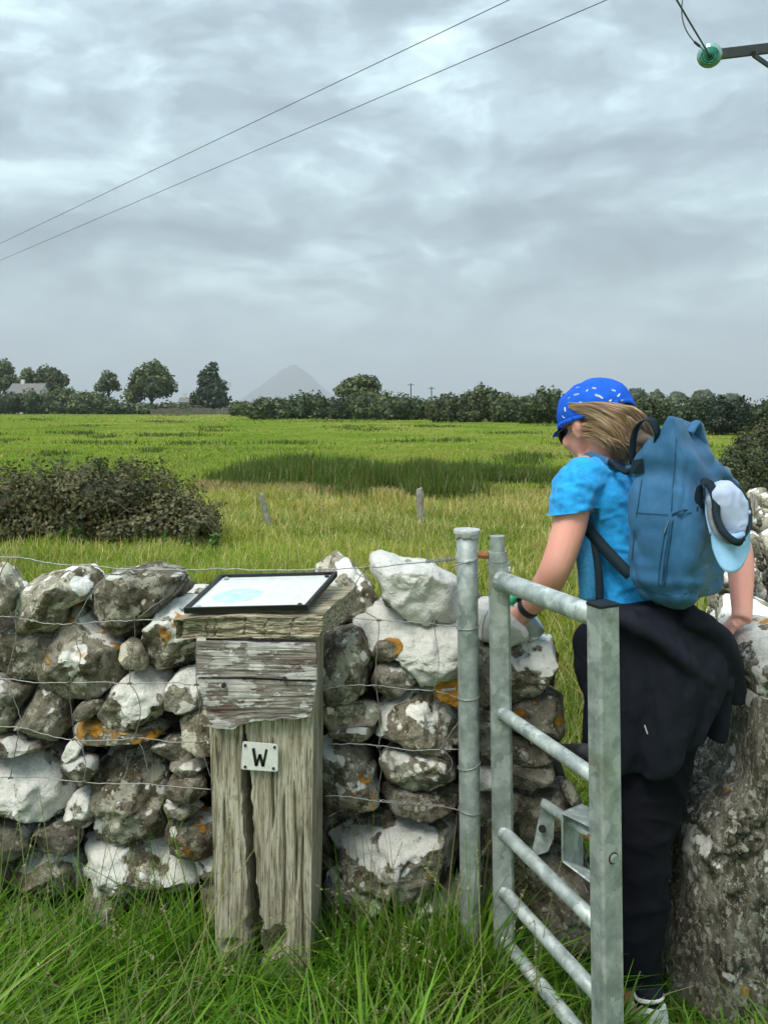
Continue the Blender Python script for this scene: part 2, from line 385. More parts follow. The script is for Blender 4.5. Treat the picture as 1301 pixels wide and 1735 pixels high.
def mat_field():
    m, t, b = new_mat('pasture'); p = t.new('ShaderNodeNewGeometry').outputs['Position']
    q = t.map(p, (1, .55, 1)); n0 = t.noise(q, .045, 4, .6); n1 = t.noise(q, .22, 6, .62); n2 = t.noise(p, 2.2, 6, .7); n3 = t.noise(p, 14, 4, .7)
    c = t.ramp(t.math('ADD', t.math('MULTIPLY', n0, .5), t.math('MULTIPLY', n1, .5)),
               [(.38, (.100, .165, .020)), (.47, (.150, .220, .028)), (.54, (.205, .245, .044)), (.63, (.30, .265, .10))])
    c = t.mix(t.math('MULTIPLY', t.step(n2, .52, .36), .6), c, (.060, .125, .016))
    c = t.mix(t.math('MULTIPLY', t.step(n3, .56, .74), .35), c, (.30, .33, .09))
    t.put(b, 'Base Color', c); t.put(b, 'Roughness', 1); t.put(b, 'Specular IOR Level', 0)
    t.put(b, 'Normal', t.bump(t.math('ADD', n2, t.math('MULTIPLY', n3, .3)), .8, .12)); return m
M['field'] = mat_field()
# ------------------------------------------------------------------ ground, pasture, far landscape
def zg(x, y):
    x = np.asarray(x, float); y = np.asarray(y, float)
    f = np.clip((y - 4) / 6, 0, 1) * np.clip(1.2 - np.hypot(x, y) / 400, 0, 1)
    q = np.stack([x * .16, y * .16, 0 * x], -1); r = np.stack([x * .9, y * .9, 0 * x + 3], -1)
    return f * (.05 * vnoise(q, 3) + .025 * vnoise(r, 5))
def axis(lim, start, grow):
    a = [0.0]; s = start
    while a[-1] < lim: a.append(a[-1] + s); s *= grow
    return np.array(a)
ax_ = axis(9000, .35, 1.085); xs = np.concatenate([-ax_[:0:-1], ax_])
ys = np.concatenate([-np.array([11000, 3000, 800, 200, 60, 20, 8, 3]), axis(9500, .35, 1.07)])
X, Y = np.meshgrid(xs, ys); V = np.stack([X, Y, zg(X, Y)], -1).reshape(-1, 3)
nx, ny = len(xs), len(ys); I = np.arange(nx * ny).reshape(ny, nx)
Fc = np.stack([I[:-1, :-1], I[:-1, 1:], I[1:, 1:], I[1:, :-1]], -1).reshape(-1, 4)
ground = link('ground', mesh_np('ground', V, Fc), M['field'], smooth=True)
tag(ground, 'rough green pasture reaching to the hedges', kind='structure')

C_ = lambda *a: np.array(a)
G_BRIGHT, G_MID, G_DARK, G_YEL, G_STRAW = C_(.250, .345, .036), C_(.180, .280, .027), C_(.085, .155, .016), C_(.360, .370, .070), C_(.56, .48, .24)
def field_zone(n, py0, py1, hr, wpx, segs, straw, seed, x0=-160, x1=1460, bend=(.1, .9)):
    r = np.random.default_rng(seed); py = r.uniform(py0, py1, n); D = EYE * F / (py - 690)
    px = r.uniform(x0, x1, n); x = (px - 650.5) / F * D
    ok = ~((D < 3.05)); x, D = x[ok], D[ok]; n = len(x)
    q = np.stack([x * .35, D * .22, 0 * x], -1); a = fbm(q, 11, 4) ; b = fbm(q * 2.3 + 7, 21, 4)
    tuft = vnoise(np.stack([x * 2.2, D * 1.7, 0 * x], -1), 31)
    f = np.clip(.5 + .55 * a + r.normal(0, .22, n), 0, 1)[:, None]; g = np.clip(straw + .5 * b + r.normal(0, .25, n), 0, 1)[:, None]
    c = G_MID * (1 - f) + G_BRIGHT * f; c = c * (1 - g * .7) + G_YEL * g * .7
    pt = np.clip((fbm(np.stack([x * .10, D * .16, 0 * x + 5], -1), 61, 4) - .12) * 2.2, 0, 1)[:, None] * .75; c = c * (1 - pt) + C_(.38, .33, .12) * pt
    pg = np.clip((fbm(np.stack([x * .16, D * .30, 0 * x + 9], -1), 71, 4) - .10) * 2.0, 0, 1)[:, None] * .6; c = c * (1 - pg) + C_(.095, .175, .020) * pg
    dry = r.random(n) < np.where(D > 16, .35, 1) * (straw * .42 + .10 * np.clip(b, 0, 1)); c[dry] = G_STRAW * r.uniform(.6, 1.1, (dry.sum(), 1))
    dk = (r.random(n) < np.where(D > 13, .05, .16) + .2 * (tuft < -.4) * (D < 13)); c[dk] = G_DARK * r.uniform(.8, 2.0, (dk.sum(), 1)); c *= r.uniform(.75, 1.2, (n, 1)) * (1 + .42 * np.exp(-((D - 10) / 3.5) ** 2))[:, None]
    h = r.uniform(*hr, n) * (1 + .45 * tuft) * np.where(dry, 1.25, 1); w = wpx * D / F * r.uniform(.6, 1.4, n)
    return blades(np.stack([x, D, zg(x, D) - .01], -1), h, w, r.uniform(0, 6.283, n), r.uniform(*bend, n), segs, c)
def join(parts):
    V, Fc, Cc, o = [], [], [], 0
    for v, f, c in parts: V.append(v); Fc.append(f + o); Cc.append(c); o += len(v)
    return np.concatenate(V), np.concatenate(Fc), np.concatenate(Cc)
def stuff(name, parts, m, label, cat='grass'):
    V, Fc, Cc = join(parts); o = link(name, mesh_np(name, V, Fc, Cc), m); return tag(o, label, cat, kind='stuff')
def seed_haze(n, py0, py1, zr, seed, size=.007):
    r = np.random.default_rng(seed); py = r.uniform(py0, py1, n); D = EYE * F / (py - 690); px = r.uniform(-160, 1460, n); x = (px - 650.5) / F * D
    k = fbm(np.stack([x * .5, D * .4, 0 * x], -1), 15, 3) + r.normal(0, .3, n) > .0; x, D = x[k], D[k]; n = len(x)
    c = C_(.42, .38, .20) * r.uniform(.6, 1.2, (n, 1)); return leaf_quads(np.stack([x, D, r.uniform(*zr, n)], -1), size, r, c, .35)
def gap_grass(n, seed):
    r = np.random.default_rng(seed); x = r.uniform(.42, 1.7, n); y = r.uniform(2.25, 3.6, n); ok = (x < 1.02 + (y - 2.4) * .4) ; x, y = x[ok], y[ok]; n = len(x)
    f = r.random((n, 1)); c = C_(.15, .27, .028) * (1 - f) + C_(.26, .36, .05) * f; return blades(np.stack([x, y, 0 * x - .01], -1), r.uniform(.08, .22, n), r.uniform(.003, .006, n), r.uniform(0, 6.283, n), r.uniform(.3, 1.2, n), 4, c)
def leaf_quads(Pt, size, r, cols, aspect=.62, nrm_=None, jit=.75):
    n = len(Pt); a = r.normal(size=(n, 3))
    if nrm_ is not None:
        nn = nrm_ + r.normal(0, jit, (n, 3)) * .6; nn /= np.linalg.norm(nn, axis=1, keepdims=True); a = a - nn * (a * nn).sum(1, keepdims=True)
    a /= np.linalg.norm(a, axis=1, keepdims=True)
    b = np.cross(a, r.normal(size=(n, 3))) if nrm_ is None else np.cross(a, nn); b /= np.linalg.norm(b, axis=1, keepdims=True)
    s = (size * r.uniform(.55, 1.35, n))[:, None]
    V = np.stack([Pt - a * s, Pt - b * s * aspect, Pt + a * s, Pt + b * s * aspect], 1).reshape(-1, 3)
    return V, np.arange(n * 4).reshape(n, 4), np.repeat(cols, 4, 0)
stuff('meadow_grass', [field_zone(26000, 985, 1420, (.08, .20), 3.0, 3, .12, 41, 500, 1460), gap_grass(9000, 40),
                       field_zone(60000, 905, 1000, (.08, .20), 1.6, 3, .34, 42),
                       field_zone(70000, 842, 912, (.08, .21), 1.35, 3, .50, 43),
                       field_zone(52000, 760, 850, (.05, .12), 1.5, 2, .26, 44),
                       field_zone(20000, 716, 762, (.04, .10), 2.4, 1, .30, 45),
                       field_zone(8000, 701, 717, (.06, .18), 3.0, 1, .30, 46),
                       seed_haze(26000, 842, 1000, (.10, .26), 47, .008), seed_haze(7000, 1000, 1300, (.10, .24), 48, .006)],
      M['grass'], 'rough summer grass with yellow seed heads across the pasture behind the wall')
# rush beds and tufts
def rush_bed(n, cx, cy, sx, sy, hr, seed, wpx=2.2):
    r = np.random.default_rng(seed); px = cx + r.normal(0, sx, n); py = np.maximum(cy + r.normal(0, sy, n), 703); D = EYE * F / (py - 690); x = (px - 650.5) / F * D
    k = vnoise(np.stack([x * 1.3, D * .9, 0 * x], -1), 77); ok = k > -.30; x, D, k = x[ok], D[ok], k[ok]; n = len(x)
    c = C_(.066, .118, .020) * r.uniform(.55, 1.8, (n, 1)); y = r.random(n) < .24; c[y] = C_(.17, .17, .05) * r.uniform(.6, 1.3, (y.sum(), 1))
    w_ = r.random(n) < .012; c[w_] = C_(.42, .43, .33)
    return blades(np.stack([x, D, zg(x, D) - .01], -1), r.uniform(*hr, n) * (1 + .3 * k), wpx * D / F * r.uniform(.6, 1.3, n), r.uniform(0, 6.283, n), r.uniform(0, .5, n), 2, c)
beds = []; rb = random.Random(17)
for k in range(76):     # many small stands make up the rush bed, thinning out at its ends
    u = rb.betavariate(1.7, 1.9); cx = 365 + 600 * u; cy = 820 + rb.gauss(0, 11) - 8 * math.sin(u * 9) - 10 * max(0, u - .6); hh = rb.uniform(.24, .56) * (1 - .5 * abs(2 * u - 1) ** 3)
    beds.append(rush_bed(rb.randrange(260, 720), cx, cy, rb.uniform(16, 44), rb.uniform(2.5, 6.5), (hh * .55, hh), 400 + k, 1.8))
r_ = np.random.default_rng(99)
for k in range(60):
    py = 703 + 75 * r_.random() ** 1.6; s = (py - 690) / 60
    beds.append(rush_bed(int(120 + 160 * r_.random()), r_.uniform(-100, 1350), py, 12 + 34 * s * r_.random(), .45 + 1.1 * s, (.09, .20), 200 + k, 2.0))
stuff('rush_clumps', beds, M['grass'], 'dark green rushes standing in a damp hollow of the pasture', 'rushes')
# the trodden dry line that runs across the pasture
def dry_line(n, seed):
    r = np.random.default_rng(seed); px = r.uniform(330, 690, n); py = 829 + (px - 330) * .055 + r.normal(0, 5, n); D = EYE * F / (py - 690); x = (px - 650.5) / F * D
    return blades(np.stack([x, D, zg(x, D)], -1), r.uniform(.10, .22, n), 2.0 * D / F * r.uniform(.6, 1.3, n), r.uniform(0, 6.283, n), r.uniform(.3, 1, n), 2, C_(.40, .33, .16) * r.uniform(.55, 1.1, (n, 1)))
stuff('dry_grass', [dry_line(3800, 8)], M['grass'], 'strip of dry straw coloured grass crossing the pasture in front of the rushes')

# ---- trees, hedges
def crown(lumps, n, leaf, cdark, clight, seed, core=.80, shell=(.80, 1.08), rough=.22):
    """lumps: (cx,cy,cz, rx,ry,rz) ellipsoids; leaf clumps spread over and inside their shells"""
    r = np.random.default_rng(seed); L = np.array(lumps, float); wgt = (L[:, 3] * L[:, 5] + L[:, 3] * L[:, 4]); wgt /= wgt.sum()
    k = r.choice(len(L), n, p=wgt); d = r.normal(size=(n, 3)); d /= np.linalg.norm(d, axis=1, keepdims=True)
    m = L[:, 3:].mean(); rad = r.uniform(*shell, n) + rough * fbm(d * 2.6 + k[:, None] * 3.1, seed, 3)
    Pt = L[k, :3] + d * L[k, 3:] * rad[:, None]
    cl = fbm(Pt / (m * .42), seed + 5, 3); f = np.clip(.42 + .50 * cl + r.normal(0, .16, n), 0, 1)[:, None]
    c = np.array(cdark) * (1 - f) + np.array(clight) * f
    ok = Pt[:, 2] > .03; nv_ = d / L[k, 3:]; nv_ /= np.linalg.norm(nv_, axis=1, keepdims=True); V, Fc, Cc = leaf_quads(Pt[ok], leaf, r, c[ok], .62, nv_[ok])
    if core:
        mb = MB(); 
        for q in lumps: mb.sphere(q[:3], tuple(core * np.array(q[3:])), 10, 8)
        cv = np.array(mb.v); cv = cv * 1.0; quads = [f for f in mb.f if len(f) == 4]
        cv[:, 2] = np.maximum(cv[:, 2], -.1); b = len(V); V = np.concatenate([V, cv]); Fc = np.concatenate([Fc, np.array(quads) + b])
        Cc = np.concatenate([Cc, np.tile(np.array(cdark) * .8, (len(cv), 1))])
    return V, Fc, Cc
def lumps_for(x0, x1, yt, D, seed, k=5, depth=.5, low=True, yb=None):
    """fill a patch of the view that is D metres away with overlapping lumps standing on the ground"""
    r = random.Random(seed); a = (x0 - 650.5) / F * D; b = (x1 - 650.5) / F * D; H = EYE + (690 - yt) / F * D; Wd = b - a; z0 = 0 if yb is None else EYE + (690 - yb) / F * D
    H -= z0; L = []
    for i in range(k):
        u = (i + .5) / k if k > 1 else .5; cx = a + Wd * u; hh = H * (1 - .30 * abs(2 * u - 1) ** 2.0) * r.uniform(.84, 1.0); rx = Wd / k * r.uniform(.72, .95) if k > 1 else Wd / 2
        L.append((cx, D + Wd * depth * r.uniform(-.3, .3), z0 + hh * .54, rx, max(rx, Wd * depth * .5), hh * .48))
        if low: L.append((cx + r.uniform(-.3, .3) * rx, D - rx * .3, z0 + hh * .28, rx * .9, rx * .8, hh * .30))
    return L
HEDGE_D, HEDGE_L = (.026, .046, .014), (.150, .195, .060)
def bush(name, label, x0, x1, yt, D, seed, n=1800, k=4, leafpx=3.0, cd=HEDGE_D, cl=HEDGE_L, cat='bush', group=None, stem=True, yb=None, depth=.5):
    L = lumps_for(x0, x1, yt, D, seed, k, yb=yb, depth=depth); cx = np.mean([q[0] for q in L])
    t = thing(name, label, cat, (cx, D, 0), group)
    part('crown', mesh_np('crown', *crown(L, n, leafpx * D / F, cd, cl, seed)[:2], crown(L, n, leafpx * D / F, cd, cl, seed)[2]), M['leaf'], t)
    if stem:
        q = L[len(L) // 2]; mb = MB(); mb.tube([(q[0], q[1], -.05), (q[0] + .03 * q[5], q[1], q[2] * .5), (q[0], q[1], q[2])], [.05 * q[5], .04 * q[5], .02 * q[5]], 5)
        part('stem', mb.mesh('stem'), M['bark'], t)
    return t
def tree(name, label, x0, x1, yt, D, seed, n=3400, leafpx=3.2, cd=HEDGE_D, cl=HEDGE_L, trunk=.22, cone=False, core=.66, cat='tree', group=None, yc=None):
    r = random.Random(seed); a = (x0 - 650.5) / F * D; b = (x1 - 650.5) / F * D; H = EYE + (690 - yt) / F * D; cx = (a + b) / 2; Wd = b - a
    t = thing(name, label, cat, (cx, D, 0), group); L = []; z0 = H * trunk
    lim = []
    if cone:
        for i in range(7):
            u = i / 6; rz = H * .16; z = z0 + rz * .7 + (H - z0 - rz * 1.5) * u; rx = Wd / 2 * (1.0 - .72 * u ** 1.6) * .82; L.append((cx + r.uniform(-.08, .08) * Wd, D, z, rx, rx, rz))
            L.append((cx + r.choice((-1, 1)) * rx * .4, D - rx * .4, z, rx * .6, rx * .6, rz * .8))
    else:
        for i in range(13):
            a_ = i * 2.4; u = math.sqrt((i + .5) / 13); z = z0 + (H - z0) * (.30 + .42 * (1 - u * u) + r.uniform(-.08, .12)); rx = Wd * r.uniform(.17, .25)
            L.append((cx + math.cos(a_) * u * Wd * .33, D + math.sin(a_) * u * Wd * .33, z, rx, rx, (H - z0) * r.uniform(.17, .24)))
        top = max(q[2] + q[5] for q in L); L = [(q[0], q[1], z0 + (q[2] - z0) * (H - z0) / (top - z0), q[3], q[4], q[5]) for q in L]
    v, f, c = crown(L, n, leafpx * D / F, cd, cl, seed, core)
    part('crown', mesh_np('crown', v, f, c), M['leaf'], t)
    mb = MB(); R = H * .028; mb.tube([(cx, D, -.1), (cx, D, z0 * .6), (cx + .02 * Wd, D, H * .55), (cx, D, H * .8)], [R * 1.3, R, R * .7, R * .2], 8)
    for q in L[:9]: mb.tube([(cx, D, z0 + (q[2] - z0) * .2), ((cx + q[0]) / 2, (D + q[1]) / 2, z0 * .4 + q[2] * .6), q[:3]], [R * .5, R * .35, R * .1], 5)
    part('trunk', mb.mesh('trunk'), M['bark'], t); return t
far = 'trees and bushes along the far side of the pasture'
D1 = 185
tree('broad_tree', 'dark broadleaf tree whose crown stands left of the grey house roof', -40, 36, 608, D1 + 25, 11, 2600, group=far)
tree('broad_tree', 'lower broadleaf tree filling the space between the house roof and the dark tree', 26, 64, 621, D1 + 22, 12, 1600, group=far)
tree('broad_tree', 'round topped broadleaf tree rising right behind the white house gable', 46, 116, 618, D1 + 24, 13, 2600, group=far, cl=(.080, .110, .032))
tree('small_tree', 'small open tree with thin crown beside the clipped green hedge', 162, 206, 627, D1 + 15, 14, 900, trunk=.35, core=.4, group=far)
tree('broad_tree', 'largest round dark tree standing between the clipped hedge and the conical tree', 209, 304, 611, D1 + 5, 15, 4600, group=far, trunk=.14)
tree('conical_tree', 'dense egg shaped dark green tree nearest to the misty mountain', 319, 396, 616, D1 + 5, 16, 3600, cone=True, trunk=.10, cd=(.010, .026, .012), cl=(.045, .085, .03), group=far)
tree('domed_tree', 'domed tree that stands above the hedge to the right of the mountain', 568, 652, 633, 118, 17, 3000, trunk=.3, group=far)
bush('hedge_bush', 'grey-green bush in front of the house roof', -30, 62, 660, D1, 21, 1700, group=far, cl=(.075, .10, .04))
bush('hedge_bush', 'wide dark bush beside the white house gable', 48, 138, 652, D1, 22, 2400, group=far)
bush('hedge_bush', 'low bush under the clipped hedge', 124, 196, 662, D1 - 2, 23, 1600, group=far)
bush('hedge_bush', 'low bush at the foot of the largest round tree', 186, 262, 678, D1 - 3, 24, 1200, group=far)
bush('hedge_bush', 'long low bush joining the round tree to the conical tree', 255, 345, 680, D1 + 1, 25, 1400, group=far)
bush('clipped_hedge', 'smooth clipped bright green hedge with a rounded end beside the small open tree', 112, 178, 655, D1 + 10, 26, 2400, k=3, leafpx=1.8, cd=(.03, .07, .012), cl=(.07, .14, .025), group=far)
bush('hedge_bush', 'small round bush standing alone beside the parked white car', 391, 421, 673, 150, 31, 900, k=2, group=far)
bush('hedge_bush', 'rounded bush below the left slope of the mountain', 419, 480, 669, 104, 32, 1500, k=3, group=far)
bush('hedge_bush', 'broad bush right below the mountain summit', 474, 574, 662, 106, 33, 2200, group=far, cl=(0.077, 0.126, 0.039))
bush('hedge_bush', 'bright green bush under the domed tree', 560, 618, 668, 108, 34, 1500, k=3, group=far, cd=(.016, .034, .011), cl=(.075, .12, .032))
bush('hedge_bush', 'tall dark bush leaning against the domed tree', 598, 662, 654, 104, 35, 1900, k=3, group=far)
bush('hedge_bush', 'pale green bush below the two far power poles', 646, 738, 666, 100, 36, 2100, group=far, cl=(0.115, 0.161, 0.055))
bush('hedge_bush', 'brownish hawthorn bush right of the two far power poles', 726, 812, 664, 84, 37, 2400, group=far, cl=(0.126, 0.133, 0.049))
bush('hedge_bush', 'tallest hawthorn of the hedge with a ragged top', 786, 858, 648, 86, 38, 2600, group=far)
bush('hedge_bush', 'spreading bush between the tallest hawthorn and the woman', 836, 912, 664, 82, 39, 2200, group=far)
bush('hedge_bush', 'dark bush directly left of the blue cap', 884, 968, 656, 76, 40, 2800, group=far)
bush('hedge_bush', 'long bush behind the head of the woman', 950, 1088, 668, 72, 41, 2800, k=5, group=far, cl=(0.084, 0.119, 0.047))
bush('hedge_bush', 'olive green bush above the rolled top of the backpack', 1066, 1150, 666, 68, 42, 2600, group=far, cl=(0.101, 0.126, 0.047))
bush('hedge_bush', 'grey-green bush between the backpack and the dark holly', 1138, 1222, 670, 62, 43, 2800, group=far, cl=(0.084, 0.115, 0.052))
bush('holly_bush', 'upright dark holly bush with a spiky top above the far stone wall', 1204, 1264, 660, 46, 44, 4200, k=2, leafpx=2.4, group=far, cd=(.006, .018, .010), cl=(.026, .052, .026))
bush('hedge_bush', 'dull green bush filling the hedge right of the dark holly', 1246, 1420, 664, 52, 47, 3200, k=5, group=far, cl=(.075, .095, .036))
bush('hawthorn_bush', 'near brownish hawthorn bush overhanging the far stone wall', 1246, 1420, 690, 17.5, 45, 17000, k=5, leafpx=2.5, cd=(.024, .030, .011), cl=(.135, .135, .055), group=far)
bush('bramble_bush', 'pale leafy bush growing against the top of the far stone wall', 1228, 1330, 745, 13.5, 46, 11000, k=3, leafpx=2.6, cd=(.03, .045, .014), cl=(.125, .15, .065), group=far)
for i, (x0, x1, yt, Dd) in enumerate([(1030, 1062, 650, 430), (1060, 1100, 657, 480), (1096, 1128, 660, 520), (1170, 1214, 659, 470), (1128, 1168, 663, 560), (1214, 1262, 666, 560)]):
    tree('distant_tree', ['pointed distant tree rising just right of the blue cap', 'hazy round tree second along the skyline from the blue cap', 'hazy low tree third along the skyline from the blue cap',
         'hazy broad tree on the skyline left of the dark holly', 'faint low tree between two taller ones on the skyline', 'faintest flat tree on the skyline behind the dark holly'][i], x0, x1, yt, Dd, 60 + i, 900, core=.8, group='hazy trees on the skyline')
# ragged shoots along the hedge tops
# ---- buildings behind the trees
def house(name, label, x0, x1, yr, ye, D, roofc, wallc, depth=7):
    a = (x0 - 650.5) / F * D; b = (x1 - 650.5) / F * D; zr = EYE + (690 - yr) / F * D; ze = EYE + (690 - ye) / F * D
    t = thing(name, label, 'house', ((a + b) / 2, D, 0)); y0, y1 = D, D + depth; ym = D + depth / 2
    mb = MB(); mb.add([(a, y0, -.1), (b, y0, -.1), (b, y1, -.1), (a, y1, -.1), (a, y0, ze), (b, y0, ze), (b, y1, ze), (a, y1, ze), (a, ym, zr - .12), (b, ym, zr - .12)],
                      [(0, 1, 5, 4), (1, 2, 6, 9, 5), (2, 3, 7, 6), (3, 0, 4, 8, 7)]); part('wall', mb.mesh('wall'), wallc, t)
    mb = MB(); e = .35
    for s in (0, 1):
        yy = y0 - e if s == 0 else y1 + e
        mb.hexa([(a - e, yy, ze - .1), (b + e, yy, ze - .1), (b + e, ym, zr), (a - e, ym, zr), (a - e, yy, ze + .1), (b + e, yy, ze + .1), (b + e, ym, zr + .2), (a - e, ym, zr + .2)])
    rf = part('roof', mb.mesh('roof'), roofc, t)
    mb = MB(); mb.box(((a * .7 + b * .3), ym, zr + .5), .9, .6, 1.3); ch = part('chimney', mb.mesh('chimney'), wallc, rf)
    for k in range(3):
        u = a + (b - a) * (.2 + .3 * k); w = MB(); w.box((u, y0 - .02, ze * .55), 1.1, .08, 1.2); wo = part('window', w.mesh('window'), M['black'], t)
    return t
M['roof'] = mat_simple('slate_roof', (.17, .165, .16), .8, 0, .2, 3); M['render'] = mat_simple('white_render', (.62, .63, .62), .9, 0, .08, 2)
house('farmhouse', 'grey roofed white house half hidden by bushes left of the clipped hedge', 12, 66, 650, 668, D1 + 14, M['roof'], M['render'])
house('outbuilding', 'small white shed showing through between the round and conical trees', 304, 322, 674, 682, D1 + 16, M['roof'], M['render'], 4)
def low_wall(x0, x1, yt, D, label):
    t = thing('field_wall', label, 'stone wall', ((x0 + x1 - 1301) / 2 / F * D, D, 0)); r = random.Random(5); a = (x0 - 650.5) / F * D; b = (x1 - 650.5) / F * D; H = EYE + (690 - yt) / F * D
    mb = MB(); x = a
    while x < b:
        z = 0; w = r.uniform(.5, 1.1)
        while z < H: h = r.uniform(.25, .45); mb.box((x + w / 2, D + r.uniform(-.08, .08), z + h / 2), w * .95, .7, h * .93); z += h
        x += w
    o = part('stone', mb.mesh('stone'), M['rock'], t); o['w'] = -.04; o['o'] = -.5; o['v'] = .6; o['kind'] = 'stuff'
low_wall(255, 402, 693.5, D1 - 6, 'low grey stone wall between the far trees and the pasture')
def car():
    D = D1 - 4; cx = (384 - 650.5) / F * D; t = thing('parked_car', 'white car parked behind the low wall beside the conical tree', 'car', (cx, D, 0)); L = 4.1
    prof = [(-2.05, .35), (-2.05, .85), (-1.3, .98), (-.7, 1.45), (.9, 1.45), (1.7, .98), (2.05, .8), (2.05, .35)]
    mb = MB(); mb.loft([[(cx + x, D + s * .85, z + .0) for x, z in prof] for s in (-1, 1)]); part('body', mb.mesh('body'), M['white_paint'], t)
    mb = MB(); mb.loft([[(cx + x, D + s * .86, z) for x, z in [(-1.15, 1.0), (-.65, 1.38), (.85, 1.38), (1.45, 1.0)]] for s in (-1, 1)]); part('window', mb.mesh('window'), M['black'], t)
    for sx in (-1.25, 1.3):
        for sy in (-.78, .78):
            mb = MB(); mb.tube([(cx + sx, D + sy - .1, .32), (cx + sx, D + sy + .1, .32)], .32, 12); part('wheel', mb.mesh('wheel'), M['black'], t)
car()
# far power poles over the hedge
for i, (px, yt) in enumerate([(696, 649), (731, 655)]):
    D = 240; x = (px - 650.5) / F * D; H = EYE + (690 - yt) / F * D
    t = thing('power_pole', ['far wooden power pole, the taller of two above the hedge', 'far wooden power pole, the shorter of two above the hedge'][i], 'power pole', (x, D, 0))
    mb = MB(); mb.tube([(x, D, -.2), (x, D, H)], [.2, .15], 8); part('pole', mb.mesh('pole'), M['bark'], t)
    mb = MB(); mb.box((x, D, H - .5), 1.9, .15, .18); part('crossarm', mb.mesh('crossarm'), M['bark'], t)
# ---- the mountain
def mountain():
    D = 8000; cx = (497 - 650.5) / F * D; Hp = 80 / F * D; n = 90; u = np.linspace(-1, 1, n); A, B = np.meshgrid(u, u); x = A * 1500; y = B * 1500
    r = np.hypot(np.where(x < 0, x * 1.0, x * 1.12), y * .75); hgt = Hp * np.maximum(1 - (r / 610) ** .93, 0) 
    ridge = 60 * np.exp(-((y) / 420) ** 2) * np.clip(1 - np.abs(x) / 1450, 0, 1) ** .7
    q = np.stack([x / 160, y / 160, 0 * x], -1); z = np.maximum(hgt, ridge * .6) + 20 * fbm(q, 4, 5) * np.clip(hgt / 160, .08, 1) - 14 * np.exp(-(r / 70) ** 2); z = np.where(np.hypot(x, y) > 1450, -20, z)
    I = np.arange(n * n).reshape(n, n); Fc = np.stack([I[:-1, :-1], I[:-1, 1:], I[1:, 1:], I[1:, :-1]], -1).reshape(-1, 4)
    m = mat_simple('mountain_scree', (.13, .13, .11), 1, 0, .3, .004)
    o = link('mountain', mesh_np('mountain', np.stack([x + cx, y + D, z], -1).reshape(-1, 3), Fc), m, smooth=True); tag(o, 'misty cone shaped mountain', kind='structure')
mountain()
# ---- bramble thicket behind the wall
def bramble():
    D = 9.3; t = thing('bramble_thicket', 'brown-green bramble thicket sprawling behind the left end of the wall', 'bramble', P(160, 920, D) * (1, 1, 0)); L = []
    for cx, cy, w, h in [(-70, 868, 85, 62), (20, 862, 70, 66), (90, 852, 70, 66), (165, 846, 72, 66), (235, 850, 66, 62), (295, 866, 55, 50), (338, 888, 40, 32), (130, 890, 100, 40), (240, 893, 90, 38), (30, 895, 80, 38)]:
        c = P(cx, cy, D + random.uniform(-.15, .3)); s = D / F; L.append((*c, w * s, .45, h * s))
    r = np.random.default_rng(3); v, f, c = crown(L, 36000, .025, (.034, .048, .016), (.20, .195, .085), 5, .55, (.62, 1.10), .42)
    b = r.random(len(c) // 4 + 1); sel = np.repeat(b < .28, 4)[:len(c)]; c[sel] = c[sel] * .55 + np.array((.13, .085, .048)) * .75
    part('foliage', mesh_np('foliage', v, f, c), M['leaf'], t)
    mb = MB(); LV = []; rr = random.Random(4)
    for k in range(46):
        q = L[rr.randrange(7)]; a = np.array(q[:3]) + np.array((rr.uniform(-.8, .8) * q[3], -.3 * q[4], q[5] * rr.uniform(.3, .8))); d = np.array((rr.uniform(-.3, .3), rr.uniform(-.15, .1), rr.uniform(.14, .30)))
        pts = catmull([a - d * .6, a, a + d * .6, a + d * 1.0 + np.array((rr.uniform(-.08, .08), 0, -.03))], 3); mb.tube(pts, [.005] * (len(pts) - 1) + [.002], 4)
        for p in pts[3:]:
            for j in range(3): LV.append(p + np.array((rr.gauss(0, .02), rr.gauss(0, .02), rr.gauss(0, .02))))
    for k in range(26):   # bare canes arching over the face
        q = L[rr.randrange(len(L))]; a = np.array(q[:3]) + np.array((rr.uniform(-.9, .9) * q[3], -q[4] * .95, rr.uniform(-.4, .6) * q[5])); d = rr.choice((-1, 1)) * rr.uniform(.15, .4)
        mb.tube(catmull([a, a + np.array((d * .5, -.05, .09)), a + np.array((d, -.03, -.04))], 4), .0035, 4)
    part('cane', mb.mesh('cane'), mat_simple('cane', (.16, .13, .09), .8), t)
    LV = np.array(LV); cc = np.array((.05, .07, .025)) * r.uniform(.6, 2, (len(LV), 1)); part('leaf_shoots', mesh_np('leaf_shoots', *leaf_quads(LV, .022, r, cc)[:2], np.repeat(cc, 4, 0)), M['leaf'], t)['kind'] = 'stuff'
bramble()
